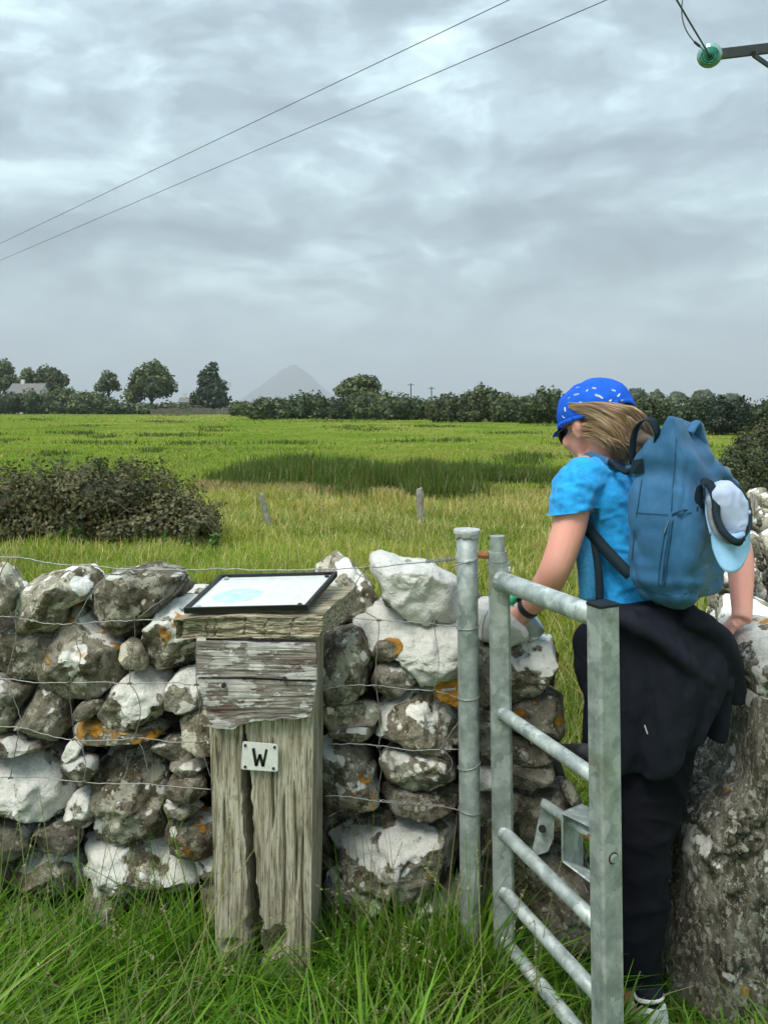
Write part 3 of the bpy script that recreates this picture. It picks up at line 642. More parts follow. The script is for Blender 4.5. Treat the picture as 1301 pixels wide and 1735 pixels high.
def weed(px, py, D, h, n, seed, label):
    r = random.Random(seed); g = P(px, py, D); g[2] = 0; t = thing('nettle_plant', label, 'weed', g, 'nettles at the foot of the bramble thicket'); mb = MB(); LV = []
    for k in range(n):
        b = g + np.array((r.uniform(-.16, .16), r.uniform(-.1, .1), 0)); top = b + np.array((r.uniform(-.05, .05), r.uniform(-.05, .05), h * r.uniform(.7, 1))); mb.tube([b, (b + top) / 2, top], [.004, .003, .002], 4)
        for u in np.linspace(.35, 1, 8):
            for j in range(3): a = r.uniform(0, 6.28); LV.append(b + (top - b) * u + np.array((math.cos(a) * .035, math.sin(a) * .035, 0)))
    part('stem', mb.mesh('stem'), M['bark'], t)['kind'] = 'stuff'; LV = np.array(LV); q = np.random.default_rng(seed); cc = np.array((.09, .17, .04)) * q.uniform(.6, 1.4, (len(LV), 1))
    part('leaf', mesh_np('leaf', *leaf_quads(LV, .032, q, cc)[:2], np.repeat(cc, 4, 0)), M['leaf'], t)['kind'] = 'stuff'
weed(120, 925, 8.9, .26, 7, 1, 'leafy nettles at the middle of the bramble thicket foot'); weed(262, 920, 8.9, .24, 6, 2, 'bright nettles at the right part of the bramble thicket foot'); weed(340, 915, 8.7, .2, 6, 3, 'low nettles just past the end of the bramble thicket')
# ---- old stakes standing in the pasture
def stake(label, px0, py0, px1, py1, w, D, dz=.3):
    a = P(px0, py0, D); b = P(px1, py1, D); d = (b - a) / np.linalg.norm(b - a); b2 = b + d * ((b[2] + .15) / max(-d[2], .2)); w = w * D / F
    r = np.random.default_rng(int(px0)); R = []
    for k, u in enumerate(np.linspace(0, 1, 9)):
        c = b2 + (a - b2) * u; s = w / 2 * (1 + .1 * math.sin(k * 2.1)); R.append([c + np.array((math.cos(q) * s * (1 + .12 * r.normal()), math.sin(q) * s * .8, (.02 * r.normal() if k == 8 else 0))) for q in np.linspace(0, 6.283, 8, endpoint=False)])
    mb = MB().loft(R); o = link('fence_stake', mb.mesh('fence_stake'), M['stake']); tag(o, label, 'stake', 'old stakes in the pasture')
stake('pale weathered stake rising behind the far stone wall', 1232, 794, 1238, 860, 13, 5.45); stake('reddish brown stake leaning on the far stone wall', 1277, 842, 1284, 905, 12, 4.75)
stake('old grey stake leaning beside the bramble thicket', 441, 838, 456, 892, 10, 10.2); stake('pale upright stake standing alone in front of the rushes', 710, 827, 713, 885, 12, 10.4)
# ------------------------------------------------------------------ dry stone wall, boulder gatepost, far wall
def poly_radius(poly, c, th):
    """distance from c to the outline along every angle of th"""
    q = np.asarray(poly, float) - c; out = np.full(len(th), np.nan); n = len(q)
    for k, a in enumerate(th):
        d = np.array((math.cos(a), math.sin(a))); best = 0
        for i in range(n):
            p0, p1 = q[i], q[(i + 1) % n]; e = p1 - p0; den = d[0] * e[1] - d[1] * e[0]
            if abs(den) < 1e-9: continue
            t = (p0[0] * e[1] - p0[1] * e[0]) / den; u = (p0[0] * d[1] - p0[1] * d[0]) / den
            if t > 0 and -1e-6 <= u <= 1 + 1e-6: best = max(best, t)
        out[k] = best
    m = np.nanmax(out); out[out == 0] = m * .6
    return out
def stone_mesh(poly, depth, seed, nth=30, nph=15, rough=.05, facets=5, sq=.55, fine=.012):
    """a rock with the outline poly (x, z in metres about its centre) and real depth, flattened by a few broken faces"""
    poly = np.asarray(poly, float); th = np.linspace(0, 2 * math.pi, nth, endpoint=False); R = poly_radius(poly, np.zeros(2), th)
    R = .5 * R + .25 * np.roll(R, 1) + .25 * np.roll(R, -1) if nth > 40 else .7 * R + .15 * np.roll(R, 1) + .15 * np.roll(R, -1)
    r = np.random.default_rng(seed); hf = nph // 2; sf = np.linspace(.10, 1, hf + 1)[:-1] ** .80; cs = sf ** (1 / sq); df = np.sqrt(1 - cs ** 2) ** .8   # rings evenly spread over the face
    s = np.concatenate([sf, [.985, 1.0, .985], sf[::-1]]); dm = float(np.sqrt(1 - .985 ** (2 / sq)) ** .8); d = np.concatenate([-df, [-dm, 0, dm], df[::-1]]); nph = len(s)
    X = (R * np.cos(th))[None, :] * s[:, None]; Z = (R * np.sin(th))[None, :] * s[:, None]; Y = np.repeat((d * depth)[:, None], nth, 1)
    V = np.stack([X, Y, Z], -1).reshape(-1, 3); m = R.mean(); V = np.concatenate([V, [[0, -depth, 0], [0, depth, 0]]])
    for k in range(facets):
        nn = r.normal(size=3); nn[1] = -abs(nn[1]) * 1.1 - .25; nn /= np.linalg.norm(nn)
        sup = (V @ nn).max(); lim = sup * r.uniform(.66, .92); e = V @ nn - lim; V -= np.maximum(e, 0)[:, None] * nn * .92
    q = V / max(m, .04); dirn = V / (np.linalg.norm(V, axis=1, keepdims=True) + 1e-9)
    V = V + dirn * (rough * m * 1.2 * fbm(q * 1.6 + seed, seed, 4)[:, None] + fine * np.minimum(m / .08, 1.6) * fbm(V * 34 + seed, seed + 9, 3)[:, None] * .5)
    nb = len(V) - 2; Fc = []
    for i in range(nph - 1):
        for j in range(nth): k = (j + 1) % nth; Fc.append((i * nth + j, i * nth + k, (i + 1) * nth + k, (i + 1) * nth + j))
    for j in range(nth): k = (j + 1) % nth; Fc.append((nb, k, j)); Fc.append((nb + 1, (nph - 1) * nth + j, (nph - 1) * nth + k))
    me = bpy.data.meshes.new('stone'); me.from_pydata([tuple(v) for v in V], [], Fc); me.update()
    me.polygons.foreach_set('use_smooth', np.ones(len(me.polygons), bool)); return me
def px_stone(parent, poly, D, depth, seed, w=0, o=-.3, v=1, mat='rock', name='stone', grow=1.0, **kw):
    """stone whose outline is given in photograph pixels at distance D"""
    poly = np.asarray(poly, float); c = poly.mean(0); s = D / F
    loc = P(c[0], c[1], D); q = (poly - c) * (s, -s) * grow
    if np.sum(q[:, 0] * np.roll(q[:, 1], -1) - q[:, 1] * np.roll(q[:, 0], -1)) < 0: q = q[::-1]
    ob = link(name, stone_mesh(q, depth, seed, **kw), M[mat]); ob.parent = parent; off = Vector(parent.location); ob.location = Vector(loc) - off
    ob['w'] = float(w); ob['o'] = float(o); ob['v'] = float(v); return ob
wall = thing('dry_stone_wall', 'lichen spotted dry stone wall of rounded boulders behind the wooden post', 'stone wall', (-.4, 2.2, 0))
# outline, white lichen, orange lichen, tone
STONES = [
 ([(-30,960),(0,960),(10,965),(20,985),(36,997),(25,1015),(18,1035),(-5,1046),(-40,1040)], .02, -.4, 1.5),
 ([(36,997),(70,978),(105,970),(138,967),(150,978),(162,992),(150,1010),(118,1025),(105,1050),(95,1068),(70,1066),(40,1055),(18,1040),(22,1020)], -.03, -.3, 1.45),
 ([(145,1005),(165,990),(185,983),(195,972),(230,968),(260,966),(290,970),(312,985),(312,1018),(280,1022),(262,1048),(245,1080),(215,1088),(190,1078),(165,1062),(143,1055),(140,1030)], -.06, -.4, .9),
 ([(123,1020),(135,1018),(143,1052),(165,1060),(185,1075),(205,1085),(213,1095),(208,1130),(195,1160),(180,1180),(150,1168),(120,1165),(90,1150),(87,1120),(95,1090),(103,1060)], .10, .03, 1.15),
 ([(208,1095),(218,1085),(235,1092),(248,1120),(240,1138),(222,1142),(205,1125)], -.05, -.4, 1.7),
 ([(280,1022),(312,1020),(335,1025),(350,1060),(350,1120),(300,1135),(275,1130),(248,1122),(245,1105),(255,1065)], .17, .02, 1.15),
 ([(-30,1085),(20,1072),(45,1067),(70,1071),(92,1078),(93,1095),(87,1115),(83,1140),(50,1148),(20,1150),(-30,1150)], -.06, -.5, .8),
 ([(-40,1155),(20,1155),(55,1163),(47,1185),(34,1205),(28,1228),(0,1230),(-40,1225)], -.05, -.5, .85),
 ([(30,1210),(45,1180),(65,1158),(98,1154),(110,1165),(115,1190),(118,1220),(110,1240),(80,1250),(50,1245),(35,1235)], .09, -.25, 1.0),
 ([(125,1215),(135,1195),(155,1187),(177,1187),(172,1205),(150,1215),(130,1219)], -.12, -.5, .9),
 ([(175,1195),(185,1175),(215,1150),(245,1130),(258,1128),(275,1140),(285,1160),(282,1190),(265,1205),(240,1225),(220,1238),(190,1225),(178,1210)], .26, -.4, 1.1),
 ([(287,1190),(290,1160),(305,1140),(335,1133),(352,1150),(348,1185),(320,1200),(300,1212)], .24, -.3, 1.1),
 ([(115,1240),(125,1230),(160,1222),(190,1220),(215,1235),(250,1225),(290,1228),(292,1238),(260,1245),(200,1250),(130,1250)], .02, .13, 1.0),
 ([(300,1228),(325,1205),(352,1185),(368,1200),(368,1270),(352,1280),(330,1260),(310,1240)], -.05, -.5, 1.5),
 ([(-40,1240),(30,1238),(60,1255),(95,1250),(110,1258),(70,1268),(40,1272),(-40,1270)], .05, -.5, .9),
 ([(-40,1300),(0,1295),(30,1285),(65,1276),(85,1283),(105,1300),(118,1335),(115,1365),(100,1385),(60,1390),(20,1385),(-40,1375)], .21, -.4, 1.0),
 ([(103,1280),(122,1254),(140,1265),(132,1285),(112,1288)], .22, -.4, 1.1),
 ([(108,1292),(140,1280),(160,1290),(167,1312),(150,1328),(130,1322),(112,1310)], .05, -.4, .9),
 ([(112,1378),(130,1345),(145,1338),(160,1342),(166,1370),(162,1395),(145,1406),(125,1398)], .26, -.5, 1.2),
 ([(170,1310),(185,1270),(215,1258),(245,1255),(268,1265),(278,1290),(285,1310),(282,1340),(282,1380),(272,1405),(240,1412),(205,1415),(185,1400),(175,1360)], .02, -.10, .95),
 ([(250,1262),(290,1250),(310,1245),(325,1265),(330,1283),(305,1288),(280,1282)], -.02, -.2, .9),
 ([(288,1288),(310,1289),(348,1290),(352,1302),(320,1310),(300,1313),(290,1307)], .03, -.5, 1.2),
 ([(287,1322),(300,1315),(335,1317),(347,1330),(347,1353),(320,1358),(290,1353)], -.08, -.5, 1.0),
 ([(280,1360),(305,1359),(340,1363),(347,1378),(320,1382),(285,1379)], .06, -.4, 1.0),
 ([(270,1412),(290,1388),(310,1385),(345,1387),(372,1392),(372,1445),(340,1445),(310,1432),(285,1428)], .02, .04, .95),
 ([(130,1450),(140,1425),(160,1412),(200,1410),(240,1415),(275,1430),(310,1436),(335,1465),(335,1480),(300,1500),(260,1505),(220,1498),(180,1485),(140,1475)], .14, -.3, 1.05),
 ([(326,1448),(345,1447),(373,1452),(373,1490),(340,1478)], .12, -.4, 1.0),
 ([(62,1405),(90,1398),(130,1402),(135,1430),(110,1442),(75,1438)], -.1, -.5, .6),
 ([(-40,1400),(20,1398),(58,1412),(40,1445),(0,1452),(-40,1450)], -.04, -.5, .7),
 ([(15,1470),(50,1450),(90,1446),(125,1455),(140,1480),(140,1505),(100,1512),(60,1508),(25,1500)], .08, -.35, .95),
 ([(150,1500),(190,1492),(225,1505),(228,1545),(180,1562),(145,1545)], .03, -.2, .8),
 ([(235,1510),(300,1507),(330,1497),(318,1545),(292,1592),(250,1588),(235,1550)], -.06, .02, .75),
 ([(342,1494),(378,1500),(378,1565),(348,1560)], 0, .04, .9),
 ([(-40,1460),(8,1456),(18,1490),(0,1515),(-40,1515)], -.02, -.5, .8),
 ([(-40,1525),(40,1515),(110,1520),(140,1550),(130,1610),(30,1625),(-40,1620)], -.02, -.5, .7),
 ([(145,1572),(230,1560),(290,1600),(340,1580),(380,1600),(380,1690),(150,1690)], -.04, -.5, .6),
 ([(-40,1632),(130,1622),(140,1700),(-40,1705)], -.04, -.5, .6),
 # between the wooden post and the steel post
 ([(535,972),(551,955),(571,945),(590,953),(602,970),(620,988),(632,1013),(628,1037),(608,1048),(566,1052),(536,1032)], -.06, -.4, 1.6),
 ([(628,955),(642,940),(660,944),(676,956),(700,957),(730,960),(752,975),(775,985),(795,1000),(797,1045),(700,1043),(662,1038),(650,1010),(652,990),(638,975)], .36, -.6, .98),
 ([(604,1062),(620,1045),(655,1030),(700,1040),(797,1043),(805,1060),(797,1120),(770,1135),(740,1142),(710,1140),(685,1112),(664,1085),(625,1090)], .34, -.5, .95),
 ([(630,1105),(640,1088),(660,1081),(676,1081),(686,1092),(676,1108),(650,1120),(635,1117)], -.1, .19, 1.0),
 ([(545,1090),(575,1072),(600,1068),(620,1085),(630,1110),(632,1140),(625,1165),(600,1175),(560,1185),(540,1185)], .02, -.25, .95),
 ([(632,1150),(645,1127),(665,1120),(690,1127),(705,1145),(700,1165),(680,1178),(660,1185),(640,1168)], -.12, -.5, .95),
 ([(727,1148),(750,1143),(797,1143),(797,1192),(770,1190),(745,1180),(728,1165)], -.1, .25, 1.0),
 ([(640,1205),(655,1190),(680,1180),(700,1168),(725,1163),(750,1180),(772,1200),(780,1230),(777,1260),(740,1268),(700,1268),(665,1255),(645,1235)], .07, -.15, 1.25),
 ([(540,1192),(580,1189),(620,1191),(638,1198),(638,1220),(600,1225),(570,1232),(540,1232)], -.1, -.5, 1.25),
 ([(556,1241),(580,1232),(620,1230),(640,1236),(635,1250),(590,1254),(565,1251)], -.1, -.5, .8),
 ([(545,1265),(580,1257),(610,1260),(630,1280),(640,1310),(638,1350),(620,1370),(580,1377),(548,1372)], .08, -.02, .8),
 ([(648,1290),(660,1274),(700,1271),(735,1274),(762,1286),(772,1310),(767,1330),(730,1338),(690,1335),(660,1320)], .13, -.3, 1.1),
 ([(642,1336),(700,1342),(780,1337),(787,1362),(740,1374),(660,1372),(642,1358)], -.12, -.4, .75),
 ([(555,1400),(590,1386),(640,1383),(720,1382),(775,1390),(787,1430),(783,1470),(740,1490),(690,1490),(640,1480),(590,1472),(555,1452)], .09, -.12, .85),
 ([(555,1490),(600,1482),(650,1492),(655,1522),(640,1547),(590,1552),(555,1542)], .11, -.4, .85),
 ([(660,1500),(720,1498),(787,1500),(792,1545),(740,1562),(664,1552)], .06, -.4, .75),
 ([(747,1100),(765,1092),(797,1090),(797,1132),(760,1130)], -.06, -.2, 1.1),
 ([(555,1560),(640,1558),(700,1570),(790,1565),(800,1640),(700,1650),(560,1650)], -.02, -.4, .7),
 # wall end beside the gate
 ([(800,1048),(818,1020),(842,1017),(882,1042),(890,1075),(860,1088),(800,1090)], .34, -.6, .98),
 ([(855,1100),(875,1087),(915,1083),(937,1088),(939,1112),(936,1150),(925,1165),(915,1185),(865,1188),(850,1150)], .08, .03, 1.15),
 ([(845,1200),(880,1191),(925,1168),(945,1175),(953,1200),(950,1225),(935,1245),(900,1240),(860,1230)], .02, .02, .8),
 ([(840,1240),(900,1243),(937,1250),(930,1280),(900,1288),(845,1285)], -.05, -.1, .75),
 ([(845,1292),(890,1287),(932,1292),(934,1315),(920,1330),(870,1333),(845,1327)], .03, -.05, .85),
 ([(855,1338),(920,1336),(960,1332),(987,1372),(975,1402),(920,1440),(860,1432)], -.10, -.4, .65),
 ([(845,1436),(900,1436),(960,1412),(1002,1430),(1012,1520),(1002,1600),(930,1620),(845,1600)], -.03, -.25, .62),
 ([(952,1332),(967,1328),(986,1360),(980,1369),(960,1355)], -.02, -.5, 1.5),
 ([(845,1612),(1012,1604),(1022,1705),(845,1720)], -.05, -.4, .55),
 ([(797,1098),(845,1094),(852,1180),(797,1192)], -.02, -.2, .9),
 ([(797,1198),(850,1195),(848,1288),(797,1292)], -.1, -.4, .65),
 ([(806,1302),(834,1298),(836,1332),(806,1334)], .26, -.5, 1.1),
 ([(790,1338),(852,1336),(856,1428),(790,1434)], -.1, -.4, .6),
 ([(790,1440),(846,1440),(850,1560),(790,1580)], -.04, -.4, .65),
 ([(795,1590),(848,1585),(850,1690),(795,1700)], -.04, -.4, .6)]
rs_ = random.Random(21)
for i, (poly, w, o, v) in enumerate(STONES):
    q = np.array(poly, float); ext = q.max(0) - q.min(0); size = math.sqrt(ext[0] * ext[1]) * 2.12 / F
    dep = float(np.clip(size * .62, .04, .15)); fr = 2.085 + rs_.uniform(-.012, .02)
    if i == 37: fr = 2.20
    big = size > .14
    px_stone(wall, poly, fr + dep * .75, dep, i + 3, w, o, v, nth=64 if big else 40, nph=31 if big else 19, sq=.38, facets=12 if big else 8, rough=.06, fine=.016, grow=1.10)
# hearting and the stones of the hidden faces
protos = []
for k in range(8):
    r = random.Random(300 + k); n = 9; poly = [(math.cos(a) * r.uniform(.8, 1.1), math.sin(a) * r.uniform(.62, .95)) for a in np.linspace(0, 2 * math.pi, n, endpoint=False)]
    me = stone_mesh(np.array(poly) * .1, .085, 300 + k, 14, 8, .06, 4, .5); me.materials.append(M['core']); protos.append(me)
protos_r = [m.copy() for m in protos]
for m in protos_r: m.materials[0] = M['rock']
def proto_stone(parent, loc, sc, r, w=-.1, o=-.4, v=1, rot=None, mats=protos, name='stone'):
    ob = bpy.data.objects.new(name, r.choice(mats)); col.objects.link(ob); ob.parent = parent; ob.location = Vector(loc) - Vector(parent.location)
    ob.scale = sc if not np.isscalar(sc) else (sc, sc, sc); ob.rotation_euler = rot or (r.uniform(-.3, .3), r.uniform(-.4, .4), r.uniform(-.4, .4))
    ob['w'] = w; ob['o'] = o; ob['v'] = v; return ob
r = random.Random(8)
x = -1.75
while x < .50:
    z = .06; s = 1
    top = .99 if x < .27 else .86
    while z < top:
        if x < -1.12: proto_stone(wall, (x + (.08 if int(z / .145) % 2 else 0) + r.uniform(-.025, .025), 2.20 + r.uniform(-.02, .02), z + r.uniform(-.02, .02)), (r.uniform(.95, 1.35), 1.1, r.uniform(.85, 1.1)), r, r.uniform(-.05, .2), r.uniform(-.4, 0), r.uniform(.8, 1.3), mats=protos_r)
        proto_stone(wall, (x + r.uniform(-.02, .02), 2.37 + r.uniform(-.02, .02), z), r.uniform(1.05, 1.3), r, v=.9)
        proto_stone(wall, (x + r.uniform(-.03, .03), 2.54 + r.uniform(-.02, .02), z), r.uniform(.95, 1.2), r, r.uniform(-.05, .15), v=1.0, mats=protos_r); z += .145
    x += .165
# ---- the big boulder that serves as the other side of the gap
slab = thing('boulder_gatepost', 'tall dark weathered boulder with white lichen cap beside the woman', 'boulder', (.95, 2.2, 0))
px_stone(slab, [(1236,1100),(1246,1082),(1262,1072),(1301,1066),(1380,1078),(1440,1150),(1450,1400),(1450,1770),(1112,1775),(1112,1700),(1120,1640),(1130,1540),(1137,1470),(1136,1400),(1148,1350),(1172,1322),(1222,1270),(1230,1180)],
         2.19, .21, 77, -.025, -.06, 1.05, 'slab', 'boulder', nth=130, nph=70, sq=.30, facets=3, rough=.035, fine=.02)
cap_ = px_stone(slab, [(1232,1110),(1244,1082),(1262,1070),(1301,1062),(1370,1066),(1430,1090),(1420,1150),(1350,1176),(1301,1170),(1262,1158),(1240,1150)], 2.16, .215, 91, .25, .05, 1.05, 'slab', 'cap_stone', nth=70, nph=36, sq=.42, facets=4, rough=.05)
# ---- pale wall that runs away from the boulder
wall2 = thing('field_stone_wall', 'pale dry stone wall running away behind the woman and the boulder', 'stone wall', (1.8, 3.8, 0))
r = random.Random(31)
path = [(1.16, 2.55), (1.42, 3.2), (1.78, 4.1), (2.16, 5.0), (2.55, 5.35), (3.3, 5.5), (4.2, 5.6)]
def along(path, step):
    out = []; carry = 0
    for (x0, y0), (x1, y1) in zip(path[:-1], path[1:]):
        L = math.hypot(x1 - x0, y1 - y0); s = carry
        while s < L: out.append((x0 + (x1 - x0) * s / L, y0 + (y1 - y0) * s / L, math.atan2(y1 - y0, x1 - x0))); s += step
        carry = s - L
    return out
for layer in range(2):
    for (x, y, a) in along(path, .135):
        z = .07; nxn, nyn = -math.sin(a), math.cos(a); off = .0 if layer == 0 else -.20; top = 1.0 + r.uniform(-.05, .05)
        while z < top:
            sc = r.uniform(.62, 1.0); p = (x + nxn * off + r.uniform(-.03, .03), y + nyn * off + r.uniform(-.03, .03), z)
            proto_stone(wall2, p, (sc * r.uniform(.9, 1.2), sc, sc * r.uniform(.75, 1)), r, r.uniform(-.08, .22), r.uniform(-.6, -.3), r.uniform(1.25, 1.75), (r.uniform(-.4, .4), r.uniform(-.4, .4), a + r.uniform(-.5, .5)), protos_r)
            z += .125 * sc * 1.15
# ------------------------------------------------------------------ wooden post with its panel
def lerp(a, b, t): return a + (b - a) * t
def bilin(q, u, v):   # q: bl, br, tr, tl
    return lerp(lerp(q[0], q[1], u), lerp(q[3], q[2], u), v)
def grid_faces(nu, nv, off=0):
    I = np.arange((nu + 1) * (nv + 1)).reshape(nv + 1, nu + 1) + off
    return np.stack([I[:-1, :-1], I[:-1, 1:], I[1:, 1:], I[1:, :-1]], -1).reshape(-1, 4).tolist()
def rough_block(q0, q1, nu, nv, nd, fn=None, amp=.004, scale=30, seed=0, stretch=(1, 1, 1)):
    """block between quad q0 (front: bl, br, tr, tl) and quad q1 (back), surfaces worn by noise; fn(u,v) = dent of the front face"""
    q0 = [np.asarray(a, float) for a in q0]; q1 = [np.asarray(a, float) for a in q1]; mb = MB()
    def face(c, n_u, n_v, f=None, nn=None):
        U, Vv = np.meshgrid(np.linspace(0, 1, n_u + 1), np.linspace(0, 1, n_v + 1))
        Pt = ((1 - U) * (1 - Vv))[..., None] * c[0] + (U * (1 - Vv))[..., None] * c[1] + (U * Vv)[..., None] * c[2] + ((1 - U) * Vv)[..., None] * c[3]
        if f is not None: Pt = Pt + f(U, Vv)[..., None] * nn
        mb.add(Pt.reshape(-1, 3), grid_faces(n_u, n_v))
    nb = sum(q1) / 4 - sum(q0) / 4; nb /= np.linalg.norm(nb)
    face(q0, nu, nv, fn, nb); face([q1[1], q1[0], q1[3], q1[2]], nu // 2, nv // 2 + 1)
    face([q0[1], q1[1], q1[2], q0[2]], nd, nv); face([q1[0], q0[0], q0[3], q1[3]], nd, nv)
    face([q0[3], q0[2], q1[2], q1[3]], nu, nd); face([q1[0], q1[1], q0[1], q0[0]], nu, nd)
    V = np.array(mb.v); s = np.array(stretch) * scale
    V = V + amp * np.stack([fbm(V * s + 5, seed, 4), fbm(V * s + 31, seed + 1, 4), fbm(V * s + 77, seed + 2, 4)], -1)
    mb.v = [tuple(a) for a in V]; me = mb.mesh('block'); bm = bmesh.new(); bm.from_mesh(me); bmesh.ops.remove_doubles(bm, verts=bm.verts, dist=.0006); bm.to_mesh(me); bm.free(); return me
sign = thing('wooden_post', 'squat weathered wooden post with tilted panel and W plate in the long grass', 'signpost', P(450, 1784, 1.98) * (1, 1, 0))
DF, DB = 1.95, 2.10
f_bl, f_br, f_tr, f_tl = P(372, 1800, DF), P(524, 1800, DF), P(533, 1080, DF), P(349, 1080, DF)
f_tl2 = f_tl
b_br, b_tr = P(541, 1760, DB), P(549, 1078, DB); b_bl = b_br + (f_bl - f_br); b_tl = b_tr + (f_tl - f_tr)
def post_dent(U, Vv):
    """grain grooves, one deep drying crack, a rotted pocket near the foot"""
    q = np.stack([U * 80, Vv * 2.6, 0 * U], -1); g = .0010 * fbm(q * (.45, 1, 1), 3, 2)
    py = 1800 - Vv * 720; px_ = 372 + U * 150; cx = 427 + 3.0 * vnoise(np.stack([Vv * 9, 0 * U, 0 * U], -1), 2) + (py - 1400) * .018
    wd = np.interp(py, [1150, 1290, 1340, 1480, 1560, 1640, 1700], [0, 3.0, 4.6, 5.0, 8.0, 6, 0]) * (1 + .35 * vnoise(np.stack([Vv * 40, 0 * U, 0 * U + 4], -1), 6))
    g = g + .12 * np.clip(1.6 - np.abs(px_ - cx) / (wd + .01), 0, 1) * (wd > .3)
    for (x, y, rx, ry, dp) in [(470, 1592, 13, 20, .05), (452, 1608, 14, 26, .045), (398, 1600, 11, 9, .03)]:
        e = np.hypot((px_ - x) / rx, (py - y) / ry); g = g + dp * np.clip(1.25 - e, 0, 1)
    for (x, y0, y1) in [(480, 1330, 1600), (497, 1320, 1530), (392, 1340, 1440), (509, 1380, 1640), (383, 1240, 1330), (463, 1240, 1420)]:
        xx = x + 2.5 * vnoise(np.stack([Vv * 12 + x, 0 * U, 0 * U], -1), 4); m = np.clip((py - y0) / 40, 0, 1) * np.clip((y1 - py) / 40, 0, 1)
        g = g + .013 * np.clip(1.3 - np.abs(px_ - xx) / 1.9, 0, 1) * m
    return g * np.clip(np.minimum(U, 1 - U) / .02, 0, 1)
part('post', rough_block([f_bl, f_br, f_tr, f_tl2], [b_bl, b_br, b_tr, b_tl], 120, 150, 16, post_dent, .0016, 16, 5, (1, 1, .12)), M['wood'], sign)
# thick cap
cF = [P(298, 1081, 1.925), P(541, 1080, 1.925), P(546, 1043, 1.925), P(297, 1049, 1.925)]
cB = [None, P(606, 1036, 2.12), P(604, 991, 2.12), None]; cB[0] = cB[1] + (cF[0] - cF[1]) * .98; cB[3] = cB[2] + (cF[3] - cF[2]) * .98
def cap_dent(U, Vv):
    q = np.stack([U * 9, Vv * 4, 0 * U], -1); g = .006 * np.clip(fbm(q, 13, 4), -1, 1.3) + .004 * np.clip(vnoise(np.stack([U * 4, Vv * 16, 0 * U], -1), 5), 0, 1)
    for x in (.20, .27, .47, .62, .79): g = g + .007 * np.clip(1.2 - np.abs(U - x - .012 * vnoise(np.stack([Vv * 6, 0 * U + x * 50, 0 * U], -1), 1)) / .006, 0, 1) * (np.abs(Vv - .5) < .45)
    return g + .03 * np.clip(1 - U / .07, 0, 1) ** 2
cap_o = part('cap', rough_block(cF, cB, 110, 26, 40, cap_dent, .0048, 26, 9, (.45, 1, 1)), M['wood_cap'], sign)
# information panel: frame, print, screws
pq = [P(312, 1041, 1.935), P(521, 1036, 1.935), P(572, 978, 2.085), P(374, 983, 2.085)]
n_p = np.cross(pq[1] - pq[0], pq[3] - pq[0]); n_p /= np.linalg.norm(n_p)
def quad_slab(q, lift, thick): q = [a + n_p * lift for a in q]; return MB().hexa([a for a in q] + [a + n_p * thick for a in q])
def inset(q, m):
    c = sum(q) / 4; return [a + (c - a) * m for a in q]
fr = MB(); o_, i_ = pq, inset(pq, .055)
for k in range(4):
    j = (k + 1) % 4; b0, b1, c1, c0 = o_[k], o_[j], i_[j], i_[k]; fr.hexa([a + n_p * .002 for a in (b0, b1, c1, c0)] + [a + n_p * .017 for a in (b0, b1, c1, c0)])
panel = part('panel_frame', fr.mesh('panel_frame'), M['black'], sign)
def mat_print():
    m, t, b = new_mat('faded_print'); p = t.new('ShaderNodeUVMap').outputs[0]; pw = t.vmath('ADD', p, t.vmath('SCALE', t.noise(p, 14, 4, .6, out=1), scale=.05))
    sp = t.new('ShaderNodeSeparateXYZ'); t.put(sp, 0, pw); u, v = sp.outputs[0], sp.outputs[1]
    e = t.math('SQRT', t.math('ADD', t.math('POWER', t.math('DIVIDE', t.math('SUBTRACT', u, .33), .22), 2.0), t.math('POWER', t.math('DIVIDE', t.math('SUBTRACT', v, .43), .24), 2.0)))
    c = t.ramp(t.noise(p, 9, 5), [(.3, (.60, .66, .66)), (.7, (.74, .77, .77))])
    blob = t.math('MULTIPLY', t.step(e, 1.05, .85), t.ramp(t.noise(p, 11, 5), [(.35, .35), (.6, 1.0)])); c = t.mix(t.math('MULTIPLY', blob, .85), c, (.34, .62, .56))
    line = t.step(t.math('SINE', t.math('MULTIPLY', v, 150.0)), .1, .6); word = t.step(t.noise(t.map(p, (46, 5, 1)), 3, 2), .47, .53)
    inb = t.math('MULTIPLY', t.step(u, .56, .58), t.step(u, .95, .92)); inb = t.math('MULTIPLY', inb, t.math('MULTIPLY', t.step(v, .14, .17), t.step(v, .90, .86)))
    inb2 = t.math('MULTIPLY', t.math('MULTIPLY', t.step(u, .10, .12), t.step(u, .52, .50)), t.math('MULTIPLY', t.step(v, .74, .76), t.step(v, .90, .86)))
    tx = t.math('MULTIPLY', t.math('MULTIPLY', line, word), t.math('MAXIMUM', inb, inb2)); c = t.mix(t.math('MULTIPLY', tx, .62), c, (.30, .38, .38))
    sk = t.step(t.noise(t.map(p, (3, 1, 1)), 7, 5, .7), .60, .70); c = t.mix(t.math('MULTIPLY', sk, .3), c, (.5, .56, .52))
    t.put(b, 'Base Color', c); t.put(b, 'Roughness', .28); t.put(b, 'Specular IOR Level', .5); return m
pi_ = [a + n_p * .009 for a in inset(pq, .05)]
me = MB().add(pi_, [(0, 1, 2, 3)]).mesh('panel_print'); uv = me.uv_layers.new(name='UVMap')
for k, c in enumerate([(0, 0), (1, 0), (1, 1), (0, 1)]): uv.data[k].uv = c
part('panel_print', me, mat_print(), panel)
part('backing_board', quad_slab(inset(pq, .01), .001, .006).mesh('backing_board'), M['wood_cap'], panel)
